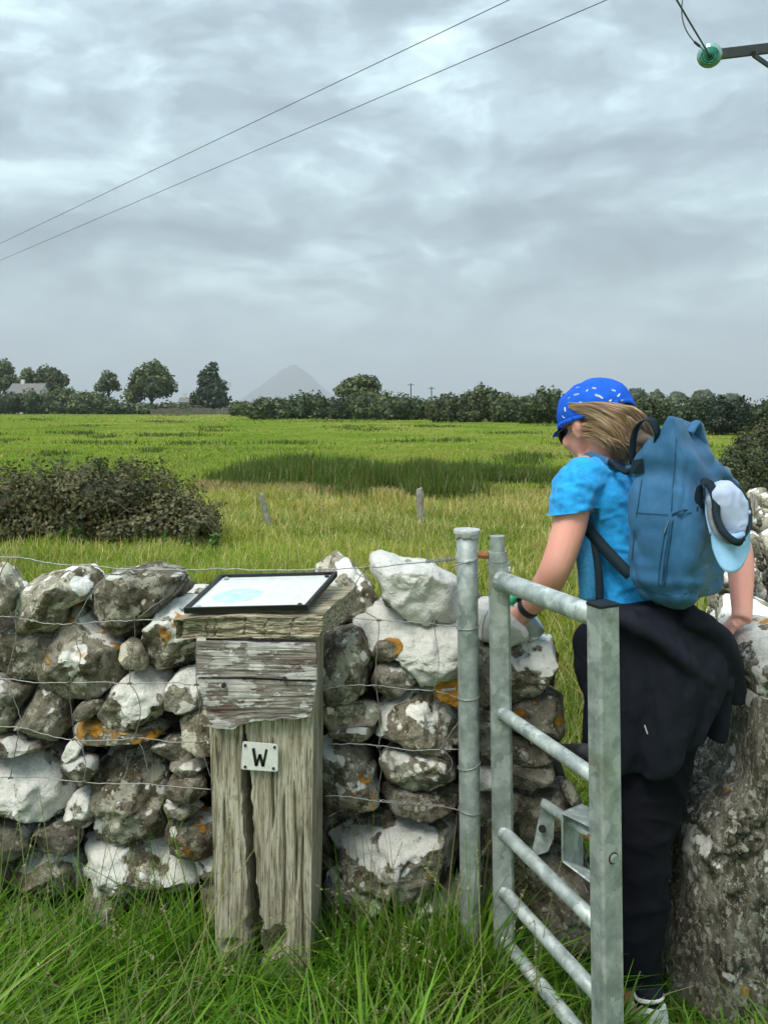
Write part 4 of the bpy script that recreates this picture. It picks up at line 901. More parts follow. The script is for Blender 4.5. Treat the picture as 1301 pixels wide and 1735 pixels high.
for (u, v) in [(.07, .07), (.94, .06), (.05, .95), (.95, .95)]:
    c = bilin(pi_, u, v); mb = MB().tube([c, c + n_p * .004], .006, 10); part('screw', mb.mesh('screw'), M['screw'] if u > .5 else M['galv'], panel)
# two planks nailed to the face, the lower one rotted along its bottom edge
def plank(q, seed, ragged=0, D0=1.918, D1=1.947):
    a = [P(x, y, D0) for x, y in q]; b = [P(x * 1.0, y, D0) + np.array((0, D1 - D0, 0)) for x, y in q]
    def dent(U, Vv): g = .0012 * fbm(np.stack([U * 3, Vv * 26, 0 * U], -1), seed, 3); return g * np.clip(np.minimum(U, 1 - U) / .02, 0, 1) * np.clip(np.minimum(Vv, 1 - Vv) / .06, 0, 1)
    me = rough_block(a, b, 90, 26, 3, dent, .0018, 30, seed, (.2, 1, 1))
    if ragged:
        v = co(me); zt, zb = max(p[2] for p in a), min(p[2] for p in a); u = (v[:, 0] - a[3][0]) / (a[2][0] - a[3][0]); t = (zt - v[:, 2]) / (zt - zb)
        cut = .10 * vnoise(np.stack([u * 7, 0 * u, 0 * u], -1), 3) + .03 * vnoise(np.stack([u * 23, 0 * u, 0 * u], -1), 5) - .16 * np.clip((u - .80) / .2, 0, 1) - .10 * np.clip((.22 - u) / .22, 0, 1)
        v[:, 2] -= (zt - zb) * cut * np.clip((t - .55) / .45, 0, 1); setco(me, v)
    return me
part('plank', plank([(332, 1147), (537, 1151), (534, 1091), (332, 1088)], 21), M['board'], sign)
part('plank', plank([(357, 1236), (526, 1222), (537, 1155), (334, 1151)], 27, 1, 1.922), M['board'], sign)
mb = MB(); mb.add([P(333, 1087, 1.93), P(349, 1087, 1.93), P(349, 1081, 1.93), P(333, 1081, 1.93)] + [P(333, 1087, 1.95), P(349, 1087, 1.95), P(349, 1081, 1.95), P(333, 1081, 1.95)], [(0, 1, 2, 3), (7, 6, 5, 4), (0, 4, 5, 1), (1, 5, 6, 2), (2, 6, 7, 3), (3, 7, 4, 0)])
part('packing_strip', mb.mesh('packing_strip'), M['white_paint'], sign)
for (x, y) in [(482, 1150), (379, 1161)]:
    c = P(x, y, 1.917); mb = MB(); mb.tube([c + (0, .004, 0), c - (0, .006, 0)], .0055, 10); mb.tube([c - (0, .006, 0), c - (0, .0075, 0)], .003, 8); part('screw', mb.mesh('screw'), M['screw'], sign)
# W plate
wq = [P(409, 1303, 1.938), P(471, 1307, 1.938), P(471, 1261, 1.938), P(411, 1256, 1.938)]; nf = np.array((0, -1., 0))
R_ = []
for d in (0, .0035):
    ring = []
    for k in range(4):
        p0, p1, pm = wq[k], wq[(k + 1) % 4], wq[(k - 1) % 4]; e1 = (p1 - p0) / np.linalg.norm(p1 - p0); e0 = (pm - p0) / np.linalg.norm(pm - p0); ring += [p0 + e0 * .005, p0 + (e0 + e1) * .0015, p0 + e1 * .005]
    R_.append([p + nf * d for p in ring])
plate = part('number_plate', MB().loft(R_).mesh('number_plate'), M['white_paint'], sign); plate['label'] = 'small white plate with a black W'
def wpt(u, v): return bilin(wq, u, v) + nf * .0042
mb = MB(); st = [(.315, .80), (.41, .17), (.50, .60), (.595, .17), (.685, .80)]
for (a, b) in zip(st[:-1], st[1:]):
    a3, b3 = wpt(*a), wpt(*b); mb.ribbon([a3, b3], .0072 if (a[1] > b[1]) else .0058, .0012, np.array((1., 0, 0)))
part('letter_w', mb.mesh('letter_w'), mat_simple('black_paint', (.012, .012, .012), .5), plate)
for (u, v) in [(.09, .88), (.91, .9), (.11, .11), (.88, .12)]:
    c = wpt(u, v); mb = MB().tube([c, c + nf * .002], .0035, 8); part('screw', mb.mesh('screw'), M['screw'], plate)

# ------------------------------------------------------------------ steel post, gate
def lean_tube(p0, p1, r, seg=20, n=8): return MB().tube([lerp(p0, p1, t) for t in np.linspace(0, 1, n)], r, seg)
sp_top, sp_bot = P(791, 900, 2.03), P(799, 1725, 2.03)
spost = thing('steel_post', 'round galvanised steel post with rough welded cap that carries the wire netting', 'post', (sp_bot[0], 2.03, 0))
part('tube', lean_tube(sp_bot, sp_top, .0268).mesh('tube'), M['galv'], spost, True)
mb = MB(); rr = random.Random(3); R = []
for k, (z, rad) in enumerate([(-.014, .029), (-.010, .031), (-.004, .0335), (.002, .034), (.005, .033)]):
    R.append([sp_top + np.array((math.cos(a) * rad * (1 + (rr.uniform(-.08, .1) if k < 3 else .02 * rr.random())), math.sin(a) * rad, z + (rr.uniform(-.004, .003) if k < 2 else 0))) for a in np.linspace(0, 6.283, 22, endpoint=False)])
mb.loft(R); part('cap', mb.mesh('cap'), mat_simple('galv_cap', (.52, .54, .53), .6, .2, .2, 60, .3, 200), spost)
gate = thing('steel_gate', 'small galvanised gate swung open towards the path with six tubular rails', 'gate', P(848, 1750, 2.0) * (1, 1, 0))
g0 = np.array([(845 - 650.5) / F * 2.0, 2.0]); g1 = np.array([(1021 - 650.5) / F * 1.655, 1.655]); gd = (g1 - g0) / np.linalg.norm(g1 - g0); gd3 = np.array((*gd, 0)); gn = np.array((-gd[1], gd[0], 0)); zv = np.array((0, 0, 1.))
def gp(t, z): a = g0 + (g1 - g0) * t; return np.array((a[0], a[1], z))
def zh(py): return EYE - (py - 690) / F * 2.0
lean = lambda z: np.array((.010 * (1.2 - z), 0, 0))
# hinge stile: flat hollow section with a round pin on top
def bevel_box(q_list, b):
    """q_list: (centre, half a, half b) rings with axes ax, ay"""
    R = []
    for c, a, h, A, B in q_list:
        ring = []
        for sx, sy in ((1, -1), (1, 1), (-1, 1), (-1, -1)):
            k = c + A * (a * sx) + B * (h * sy); 
            d = [(0, -sy), (-sx, 0)] if sx * sy > 0 else [(-sx, 0), (0, -sy)]
            d = [(-sx * 0, 0)] and d
            pts = [k + A * (dx * b) + B * (dy * b) for dx, dy in d]; ring += pts
        R.append(ring)
    return MB().loft(R)
Bx = np.array((1., 0, 0)); By = np.array((0, 1., 0))
ha = np.array((math.cos(-.12), math.sin(-.12), 0)); hb = np.array((-ha[1], ha[0], 0))
def stile_ring(c, a, h, A, B, b=.006):
    out = []
    for sx, sy in ((1, -1), (1, 1), (-1, 1), (-1, -1)):
        k = c + A * a * sx + B * h * sy
        first, second = (k - B * 0 - A * 0, k)
        if (sx, sy) == (1, -1): out += [k - A * b, k + B * b]
        elif (sx, sy) == (1, 1): out += [k - B * b, k - A * b]
        elif (sx, sy) == (-1, 1): out += [k + A * b, k - B * b]
        else: out += [k + B * b, k + A * b]
    return out
c_top, c_bot = P(845, 952, 2.0), P(856, 1752, 2.0); c_bot[2] = .03
part('hinge_stile', MB().loft([stile_ring(lerp(c_bot, c_top, t), .0262, .022, ha, hb) for t in (0, .25, .5, .75, 1)]).mesh('hinge_stile'), M['galv_green'], gate)
pin0, pin1 = P(843.5, 965, 2.0), P(842, 908, 2.0)
part('hinge_pin', lean_tube(pin0, pin1, .0186, 20, 3).mesh('hinge_pin'), M['galv'], gate)
c1, c2 = P(843.5, 951, 2.0), P(843, 934, 2.0)
col_ = part('hinge_collar', MB().tube([c1, c2], .0232, 22).mesh('hinge_collar'), M['galv'], gate)
part('hinge_bolt', MB().tube([P(812, 940, 2.02), P(830, 941, 2.0)], .0095, 8).mesh('hinge_bolt'), M['rust'], col_)
mb = MB(); q = P(856, 962, 1.985); mb.tube([q, q + (.004, -.004, .006), q + (.009, -.005, .001), q + (.008, -.004, -.008)], .0035, 6); part('weld_lug', mb.mesh('weld_lug'), M['white_paint'], gate)
# latch stile
sz_top = EYE - (1026 - 690) / F * 1.655; st_c = np.array((g1[0], g1[1], 0))
part('latch_stile', MB().loft([stile_ring(np.array((g1[0] + .012 * (sz_top - z), g1[1], z)), .0225, .0275, gd3, gn, .005) for z in (.10, .4, .7, sz_top)]).mesh('latch_stile'), mat_galv('galvanised_stile', .95, .35), gate)
mb = MB(); mb.loft([stile_ring(np.array((g1[0], g1[1], sz_top + d)), .0235, .0285, gd3, gn, .005) for d in (.0015, .006)]); part('stile_cap', mb.mesh('stile_cap'), M['black'], gate)
zb_ = EYE - (1452 - 690) / F * 1.64; cb = np.array((g1[0] + .012 * (sz_top - zb_), g1[1], zb_)) + gd3 * .0225 + gn * .000
mb = MB().tube([cb, cb + gd3 * .004, cb + gd3 * .006], [.0095, .0095, .007], 16); part('bolt', mb.mesh('bolt'), M['galv_green'], gate)
mb = MB().tube([cb, cb + gd3 * .0015], .0122, 16); part('washer', mb.mesh('washer'), M['screw'], gate)
# rails
for k, (ph_, pn, r) in enumerate([(985, 1040, .0238), (1210, 1313, .0165), (1412, 1560, .0165), (1513, 1680, .0165), (1597, 1782, .0165), (1668, 1868, .0165)]):
    za = EYE - (ph_ - 690) / F * 1.985; zb = EYE - (pn - 690) / F * 1.695
    a = np.array((g0[0], g0[1], za)) + gd3 * .020 + Bx * .008 * (1.1 - za); b = np.array((g1[0], g1[1], zb)) - gd3 * .021 + Bx * .012 * (sz_top - zb)
    mb = MB().tube([lerp(a, b, t) for t in np.linspace(0, 1, 7)], r, 20); rl = part('rail', mb.mesh('rail'), M['rail'], gate, True)
    wd = MB(); d_ = (b - a) / np.linalg.norm(b - a); wd.tube([a - d_ * .004, a + d_ * .006], [r * 1.22, r * 1.02], 14); part('weld', wd.mesh('weld'), M['galv'], rl)
# latch box and bolt seen through the rails
lb = P(975, 1440, 1.80)
A0, A1 = np.array((1, -.25, 0)) / math.hypot(1, .25), np.array((.25, 1, 0)) / math.hypot(1, .25)
mb = MB()
def lp(px, py, D): return P(px, py, D)
x0, x1 = 951, 1012
def sheet(q, th=.004):
    q = [np.asarray(a) for a in q]; n = np.cross(q[1] - q[0], q[3] - q[0]); n /= np.linalg.norm(n); return MB().hexa([a for a in q] + [a + n * th for a in q])
lat = part('latch_box', sheet([lp(951, 1460, 1.80), lp(985, 1470, 1.88), lp(985, 1362, 1.88), lp(951, 1376, 1.80)]).mesh('latch_box'), M['galv'], gate)
part('top_flange', sheet([lp(951, 1376, 1.80), lp(985, 1362, 1.88), lp(1018, 1378, 1.79), lp(1018, 1408, 1.71)]).mesh('top_flange'), M['rail'], lat)
part('bottom_flange', sheet([lp(951, 1460, 1.80), lp(1018, 1510, 1.71), lp(1018, 1488, 1.79), lp(985, 1470, 1.88)]).mesh('bottom_flange'), M['rail'], lat)
br = lean_tube(P(921, 1362, 1.90), P(1015, 1424, 1.745), .0115, 14, 3); bolt = part('latch_bolt', br.mesh('latch_bolt'), M['rail'], gate, True)
part('rust_end', lean_tube(P(984, 1404, 1.795), P(1005, 1418, 1.760), .0119, 12, 2).mesh('rust_end'), M['rust'], bolt)
mb = MB(); q = [P(919, 1352, 1.905), P(938, 1372, 1.885), P(936, 1420, 1.885), P(926, 1442, 1.895), P(908, 1448, 1.905), P(902, 1440, 1.91)]; n_ = np.array((.25, -.95, 0)); mb.loft([[a for a in q], [a + n_ * .005 for a in q]]); part('latch_plate', mb.mesh('latch_plate'), M['galv_green'], gate)
mb = MB(); mb.tube([P(918, 1405, 1.888), P(919, 1405, 1.884)], .009, 10); part('plate_hole', mb.mesh('plate_hole'), M['black'], gate)
cl = lean_tube(P(935, 1272, 2.10), P(1008, 1278, 1.74), .0185, 16, 3); tb = part('closer_tube', cl.mesh('closer_tube'), M['black'], gate, True); tb['label'] = 'black tube between the latch stile and the wall end'
part('collar', lean_tube(P(972, 1275, 1.90), P(1000, 1277, 1.77), .0205, 16, 2).mesh('collar'), M['black'], tb, True)

# ------------------------------------------------------------------ wire netting in front of the wall
net = thing('wire_netting', 'sagging knotted wire stock netting strung along the front of the dry stone wall', 'wire fence', (-.3, 2.04, 0))
def wire(pts, r, m, D=2.045, wob=.0, seed=0, name='wire'):
    rr = np.random.default_rng(seed); q = [P(x, y, D if np.isscalar(D) else D[i]) for i, (x, y) in enumerate(pts)]; c = catmull(q, 6); c = [p + (rr.normal(0, wob), rr.normal(0, wob), rr.normal(0, wob)) for p in c]
    return part(name, MB().tube(c, r, 6).mesh(name), M[m], net, True)
strands = [[(-60, 940), (0, 944), (30, 945), (70, 952), (110, 958), (150, 958), (200, 964), (250, 966), (310, 966), (370, 964), (450, 966), (520, 965), (560, 964), (640, 960), (725, 952), (766, 949)],
           [(-60, 1044), (0, 1045), (25, 1046), (60, 1053), (85, 1057), (130, 1057), (180, 1053), (230, 1051), (300, 1049), (352, 1050)], [(596, 1048), (640, 1051), (690, 1054), (735, 1058), (776, 1062)],
           [(-60, 1149), (0, 1150), (60, 1157), (110, 1157), (160, 1156), (215, 1158), (300, 1158), (352, 1163)], [(552, 1166), (600, 1161), (640, 1162), (690, 1168), (740, 1172), (776, 1182)],
           [(-60, 1228), (0, 1231), (40, 1234), (100, 1251), (130, 1254), (200, 1254), (235, 1250), (300, 1258), (362, 1255)], [(556, 1262), (600, 1261), (640, 1264), (700, 1272), (740, 1270), (778, 1270)],
           [(-60, 1315), (0, 1317), (60, 1317), (110, 1323), (180, 1328), (250, 1329), (300, 1334), (362, 1338)], [(552, 1348), (600, 1352), (640, 1358), (690, 1362), (740, 1366), (782, 1374)]]
for i, s in enumerate(strands): wire(s, .0017 if i == 0 else .00135, 'wire', 2.045 if i else 2.05, .0009, i, 'strand')
drops = [[(15, 946), (0, 980), (18, 1040), (26, 1046)], [(26, 1046), (27, 1080), (18, 1120), (10, 1148)], [(10, 1150), (22, 1180), (34, 1215), (32, 1232)], [(32, 1234), (25, 1280), (18, 1318)],
         [(200, 964), (180, 978), (155, 1005), (135, 1040), (127, 1055)], [(127, 1057), (130, 1090), (136, 1115), (125, 1140), (118, 1156)], [(118, 1156), (119, 1190), (124, 1230), (126, 1252)], [(126, 1252), (140, 1270), (145, 1300), (142, 1324)],
         [(246, 966), (262, 972), (275, 1000), (276, 1015), (255, 1030), (233, 1048)], [(228, 1052), (228, 1080), (222, 1120), (220, 1157)], [(220, 1158), (235, 1185), (237, 1215), (228, 1250)], [(232, 1252), (245, 1280), (255, 1328)],
         [(331, 1100), (332, 1130), (333, 1160)], [(333, 1160), (338, 1195), (335, 1240), (336, 1258)], [(337, 1258), (348, 1290), (358, 1320), (362, 1335)],
         [(622, 962), (605, 985), (598, 1010), (610, 1030), (640, 1050)], [(642, 1052), (641, 1080), (637, 1120), (637, 1162)], [(637, 1162), (641, 1200), (644, 1240), (642, 1264)], [(642, 1266), (646, 1300), (640, 1356)],
         [(775, 1000), (752, 1030), (738, 1050), (735, 1058)], [(735, 1058), (740, 1090), (743, 1130), (735, 1170)], [(735, 1170), (740, 1200), (748, 1235), (749, 1262)], [(778, 1222), (765, 1240), (748, 1266)], [(749, 1268), (766, 1290), (760, 1310)],
         [(826, 1035), (818, 1060), (817, 1100), (815, 1160), (820, 1190)]]
for i, s in enumerate(drops): wire(s, .00115, 'wire' if i % 3 else 'wire_rust', 2.043, .0006, 50 + i, 'stay')
for i, (x, y) in enumerate([(26, 1046), (126, 1056), (228, 1051), (220, 1158), (118, 1156), (126, 1253), (230, 1251), (642, 1051), (735, 1060), (637, 1162), (735, 1170), (642, 1265), (749, 1268), (333, 1160), (336, 1258), (246, 966), (622, 962), (142, 1324), (18, 1318)]):
    c = P(x, y, 2.041); part('knot', MB().tube([c - (.005, 0, .002), c + (0, -.003, .002), c + (.005, 0, -.001)], .0028, 6).mesh('knot'), M['wire_rust'], net)
def twist(p0, p1, turns, r, amp, name='splice'):
    mb = MB(); d = p1 - p0; ts = np.linspace(0, 1, turns * 8)
    for k in (0, math.pi): mb.tube([p0 + d * t + np.array((0, math.sin(6.283 * turns * t + k), math.cos(6.283 * turns * t + k))) * amp for t in ts], r, 5)
    return part(name, mb.mesh(name), M['wire'], net)
twist(P(722, 952, 2.045), P(772, 946, 2.02), 5, .0015, .0034)['kind'] = 'stuff'
twist(P(640, 1357, 2.045), P(752, 1366, 2.04), 7, .0012, .0028)['kind'] = 'stuff'; twist(P(748, 1170, 2.045), P(772, 1168, 2.04), 3, .0012, .003)['kind'] = 'stuff'
def wrap(py, tilt, tail=True):
    u = (py - 900) / 825; c = lerp(sp_top, sp_bot, u); pts = [c + np.array((math.cos(a) * .0285, math.sin(a) * .0285, tilt * math.cos(a))) for a in np.linspace(0, 6.283, 22)]
    if tail: pts += [c + np.array((.012, -.032, .002)), c + np.array((-.034, -.030, -.008)), c + np.array((-.044, -.028, -.016))]
    part('post_wrap', MB().tube(pts, .0016, 6).mesh('post_wrap'), M['wire'], net, True)
for py, tl in [(948, .006), (1062, .003), (1180, .003), (1296, .008), (1372, -.004)]: wrap(py, tl, py == 948)
part('wire_tip', MB().tube(catmull([P(724, 953, 2.045), P(723, 945, 2.045), P(724, 934, 2.045)], 3), .0014, 5).mesh('wire_tip'), M['wire'], net)
# ------------------------------------------------------------------ the woman stepping through the gap
from mathutils.bvhtree import BVHTree
fv, rv, bv, zv3 = np.array((-.70, .714, 0)), np.array((.714, .70, 0)), np.array((.70, -.714, 0)), np.array((0, 0, 1.))
def ering(c, a, b, n=28, A=rv, B=fv, pw=1.0):
    out = []
    for t in np.linspace(0, 2 * math.pi, n, endpoint=False):
        x, y = math.cos(t), math.sin(t); x = math.copysign(abs(x) ** pw, x); y = math.copysign(abs(y) ** pw, y); out.append(np.asarray(c) + A * a * x + B * b * y)
    return out
def wrinkle(me, terms, mask=None, ridge=()):
    v = co(me); n = nrm(me); d = np.zeros(len(v))
    for amp, sc, seed in terms: d += amp * fbm(v * np.array(sc), seed, 3)
    for amp, sc, seed in ridge:
        q = v * np.array(sc); q = q + .6 * np.stack([vnoise(q * .7, seed + 1), vnoise(q * .7 + 9, seed + 2), vnoise(q * .7 + 17, seed + 3)], -1); d += amp * (np.clip(1 - 2.2 * np.abs(vnoise(q, seed)), 0, 1) ** 1.5 - .3)
    if mask is not None: d *= mask(v)
    setco(me, v + n * d[:, None]); return me
def mat_skin():
    m, t, b = new_mat('skin'); p = objco(t, False); n = t.noise(p, 22, 5, .6)
    t.put(b, 'Base Color', t.ramp(n, [(.3, (.70, .325, .25)), (.7, (.80, .40, .32))])); cs_ = b.inputs['Base Color'].links[0].from_socket; t.put(b, 'Base Color', t.mix(t.math('MULTIPLY', t.step(t.noise(p, 11, 4, .6), .46, .68), .45), cs_, (.74, .27, .20))); t.put(b, 'Roughness', .55); t.put(b, 'Subsurface Weight', .12); t.put(b, 'Subsurface Scale', .01); t.put(b, 'Subsurface Radius', (1, .4, .2))
    t.put(b, 'Normal', t.bump(t.noise(p, 420, 3), .15, .0012)); return m
def mat_cloth(name, c, var=.25, rough=.9, scale=70, weave=900, sheen=.0, big=0):
    m, t, b = new_mat(name); p = objco(t, False); n = t.noise(p, scale, 6, .68); w = t.noise(p, weave, 2, .5)
    col_ = t.ramp(n, [(.3, tuple(x * (1 - var) for x in c)), (.7, tuple(min(1, x * (1 + var)) for x in c))])
    if big: col_ = t.mix(t.math('MULTIPLY', t.step(t.noise(p, 14, 4), .5, .65), big), col_, tuple(min(1, x * 1.35) for x in c))
    t.put(b, 'Base Color', col_); t.put(b, 'Roughness', rough); t.put(b, 'Specular IOR Level', .25); t.put(b, 'Sheen Weight', sheen)
    t.put(b, 'Normal', t.bump(t.math('ADD', w, t.math('MULTIPLY', n, .6)), .35, .0015)); return m
M['skin'] = mat_skin(); M['shirt'] = mat_cloth('heather_blue_jersey', (.022, .34, .82), .30, .92, 60, 700, .15, .5); M['black_cloth'] = mat_cloth('black_softshell', (.0085, .011, .020), .25, .85, 40, 800)
M['trouser'] = mat_cloth('black_trouser', (.0026, .003, .007), .25, .9, 40, 700); M['pack'] = mat_cloth('slate_blue_nylon', (.036, .140, .29), .14, .55, 30, 1100, .1, .25); M['pack_dark'] = mat_cloth('dark_webbing', (.008, .022, .034), .2, .7, 60, 900)
M['seam'] = mat_cloth('seam_blue', (.018, .075, .15), .15, .7); M['strap_pad'] = mat_cloth('strap_mesh', (.05, .25, .50), .3, .9, 160, 900); M['capblue'] = mat_cloth('pale_blue_cotton', (.34, .62, .92), .08, .85, 40, 900); M['caplav'] = mat_cloth('lavender_cotton', (.48, .57, .80), .08, .85, 40, 900)
person = thing('person', 'woman in blue shirt and black trousers with backpack stepping through the wall gap', 'person', P(1085, 1760, 2.0) * (1, 1, 0))
# ---- body: one continuous surface
body = MB()
TOR = [(1013, 772, 2.165, .052, .052), (1020, 786, 2.16, .085, .062), (1036, 806, 2.16, .150, .078), (1046, 835, 2.16, .160, .095), (1052, 870, 2.16, .148, .100), (1058, 915, 2.16, .138, .102), (1060, 960, 2.15, .128, .098),
       (1064, 1008, 2.14, .128, .100), (1082, 1055, 2.12, .145, .112), (1100, 1110, 2.10, .165, .120), (1106, 1160, 2.10, .165, .118), (1106, 1205, 2.10, .14, .10)]
def torso(g, rows=TOR, ga=None): return [ering(P(x, y, D), a + g, b + g, pw=.9) for x, y, D, a, b in rows]
body.loft(torso(0)[::-1])
ARM_L = [((1000, 815, 2.08), .050), ((974, 822, 2.04), .047), ((967, 880, 2.02), .0435), ((953, 930, 2.0), .0405), ((941, 962, 2.0), .0385), ((927, 990, 2.03), .0375), ((908, 1016, 2.07), .0315), ((891, 1034, 2.10), .0255), ((880, 1043, 2.12), .026)]
ARM_R = [((1075, 820, 2.25), .050), ((1110, 830, 2.28), .047), ((1180, 868, 2.29), .042), ((1236, 906, 2.27), .038), ((1250, 930, 2.25), .0385), ((1255, 970, 2.22), .0355), ((1256, 1010, 2.18), .0295), ((1257, 1036, 2.155), .0265), ((1256, 1052, 2.14), .027)]
def limb(rows, grow=0, n=4):
    pts = catmull([P(*p) for p, _ in rows], n); rr = np.interp(np.linspace(0, len(rows) - 1, len(pts)), range(len(rows)), [r + grow for _, r in rows]); return pts, list(rr)
for rows in (ARM_L, ARM_R): body.tube(*limb(rows), 16)
LEG_R = [((1118, 1170, 2.09), .092), ((1102, 1290, 2.06), .086), ((1090, 1420, 2.02), .062), ((1082, 1520, 2.0), .060), ((1079, 1620, 1.985), .045), ((1078, 1672, 1.98), .037), ((1078, 1700, 1.98), .038)]
LEG_L = [((1082, 1170, 2.16), .092), ((1068, 1290, 2.28), .084), ((1062, 1390, 2.38), .062), ((1062, 1470, 2.42), .060), ((1060, 1540, 2.46), .045), ((1060, 1576, 2.47), .038)]
for rows in (LEG_R, LEG_L): body.tube(*limb(rows), 16)
# neck and head
H = P(1007, 712, 2.20); fd = np.array((-.52, .80, -.26)); fd /= np.linalg.norm(fd); ld = np.cross((0, 0, 1), fd); ld /= np.linalg.norm(ld); ud = np.cross(fd, ld); HA = (ld, fd, ud)
def hp(l, f, u): return H + ld * l + fd * f + ud * u
body.tube([P(1016, 800, 2.16), hp(0, -.035, -.085), hp(0, -.015, -.03)], [.062, .054, .055], 18)
body.sphere(hp(0, -.002, .022), (.072, .092, .084), 24, 16, HA); body.sphere(hp(0, .035, -.045), (.058, .056, .072), 20, 14, HA); body.sphere(hp(0, .062, -.095), (.034, .028, .026), 14, 10, HA)
body.tube([hp(0, .090, -.005), hp(0, .108, -.035), hp(0, .098, -.046)], [.008, .013, .010], 10); body.sphere(hp(0, .084, -.070), (.024, .014, .010), 12, 8, HA); body.sphere(hp(0, .084, .010), (.05, .014, .012), 14, 8, HA)
for s in (1, -1):
    body.sphere(hp(s * .076, -.004, -.022), (.011, .020, .032), 12, 10, HA); body.sphere(hp(s * .083, -.014, -.014), (.009, .013, .024), 10, 8, HA); body.sphere(hp(s * .040, .070, -.045), (.02, .02, .022), 10, 8, HA)
# feet inside the shoes
for c in (P(1078, 1700, 1.98), P(1060, 1576, 2.47)):
    d = np.array((-.35, .93, 0)); body.tube([c + (0, 0, .0) - d * .03, c + d * .04 - zv3 * .02, c + d * .12 - zv3 * .045, c + d * .19 - zv3 * .05], [.034, .036, .034, .020], 12)
# hands: palm, four fingers of unequal length, thumb from the side of the palm
def hand(wrist, palm_dir, across, normal, curl, lens, spread=.0105, thumb_side=-1):
    """palm_dir towards the fingers, across = towards the little finger, normal = back of the hand"""
    k = wrist; c = k + palm_dir * .045; R = []
    for s, (wd, th) in zip((0, .02, .05, .078, .090), ((.024, .020), (.031, .019), (.038, .016), (.040, .014), (.036, .010))): R.append(ering(k + palm_dir * s, wd, th, 16, across, normal))
    body.loft(R)
    for i, L in enumerate(lens):
        base = k + palm_dir * (.082 - .004 * abs(i - 1.2)) + across * (-.029 + .0195 * i); pts = [base - palm_dir * .015]; d = palm_dir.copy(); p = base
        for j, (seg, cu) in enumerate(zip((.42, .33, .25), curl)):
            pts.append(p); ax = across; ang = -cu; d = d * math.cos(ang) + np.cross(ax, d) * math.sin(ang) * (1 if np.dot(np.cross(across, palm_dir), normal) < 0 else -1) * -1; p = p + d * L * seg
        pts.append(p); body.tube(pts, [.0092, .0090, .0084, .0078, .0066], 10)
    tb = k + palm_dir * .022 - across * .028 * -thumb_side * -1 if False else k + palm_dir * .022 + across * (.026 * thumb_side)
    t2 = tb + palm_dir * .026 + across * (.022 * thumb_side) - normal * .010; t3 = t2 + palm_dir * .028 + across * (.004 * thumb_side) - normal * .012; body.tube([tb - palm_dir * .012, tb, t2, t3, t3 + palm_dir * .012 - normal * .004], [.013, .0125, .0108, .0098, .007], 10)
wl = P(884, 1040, 2.115); pdl = np.array((-.62, .35, -.70)); pdl /= np.linalg.norm(pdl); acl = np.cross(pdl, (.3, -.9, .3)); acl /= np.linalg.norm(acl); nml = np.cross(acl, pdl); nml /= np.linalg.norm(nml)
hand(wl, pdl, acl, nml, (.75, .95, .7), (.072, .080, .075, .060))
wr_ = P(1256, 1046, 2.145); pdr = np.array((-.35, .45, -.55)); pdr /= np.linalg.norm(pdr); acr = np.cross(pdr, (0, -.3, 1)); acr /= np.linalg.norm(acr); nmr = np.cross(acr, pdr); nmr /= np.linalg.norm(nmr)
if nmr[2] < 0: acr, nmr = -acr, -nmr
hand(wr_, pdr, acr, nmr, (.25, .35, .3), (.070, .078, .073, .058), thumb_side=-1)
bm_ = remesh(body.mesh('body'), .0042, 5, .5); part('body', bm_, M['skin'], person, True)
# ---- t-shirt
sh = MB(); sh.loft(torso(.013, TOR[1:9])[::-1]); SL = [((1010, 810, 2.09), .058), ((982, 815, 2.05), .057), ((970, 842, 2.03), .0545), ((967, 872, 2.02), .0535), ((963, 894, 2.015), .0535)]; sh.tube(*limb(SL), 20)
SR = [((1060, 815, 2.23), .058), ((1095, 824, 2.27), .057), ((1150, 855, 2.29), .054)]; sh.tube(*limb(SR), 20)
sm = remesh(sh.mesh('t_shirt'), .005, 6, .5); wrinkle(sm, [(.0025, (22, 22, 34), 3), (.001, (60, 60, 46), 9)], None, [(.0042, (11, 11, 20), 5), (.0026, (26, 26, 38), 6)])
v = co(sm); pc_ = P(966, 868, 2.02); pn_ = np.array((-.10, -.10, -1.0)) + np.array((.24, 0, 0)); pn_ /= np.linalg.norm(pn_); loc_ = np.linalg.norm((v - pc_)[:, :2], axis=1) < .075; e_ = (v - pc_) @ pn_; e_ = np.where(loc_ & (e_ > 0), e_, 0); setco(sm, v - pn_ * e_[:, None])
v = co(sm); n_ = nrm(sm); cen = P(975, 800, 2.06); dd = np.linalg.norm(v - cen, axis=1); ang = np.sin((v[:, 2] * 150 + v[:, 0] * 60) + 2 * vnoise(v * 20, 3)); setco(sm, v + n_ * (.0022 * ang * np.exp(-((dd - .07) / .05) ** 2))[:, None])
shirt = part('t_shirt', sm, M['shirt'], person, True)
SV = [(1008, 783), (1000, 776)]
# ---- trousers
tr = MB(); TR = [((1114, 1180, 2.09), .112), ((1100, 1300, 2.06), .103), ((1084, 1420, 2.02), .074), ((1080, 1520, 2.0), .072), ((1078, 1600, 1.985), .066), ((1076, 1640, 1.98), .054), ((1076, 1660, 1.978), .047)]
TL_ = [((1084, 1180, 2.16), .108), ((1070, 1290, 2.28), .098), ((1064, 1390, 2.38), .080), ((1063, 1470, 2.42), .074), ((1061, 1540, 2.46), .064), ((1060, 1562, 2.47), .056)]
tr.loft(torso(.014, TOR[8:])[::-1]); tr.tube(*limb(TR), 20); tr.tube(*limb(TL_), 20)
tm = remesh(tr.mesh('trousers'), .007, 8, .5); wrinkle(tm, [(.006, (9, 9, 5), 4)], None, [(.010, (8, 8, 10), 41), (.005, (18, 18, 22), 42)]); part('trousers', tm, M['trouser'], person, True)
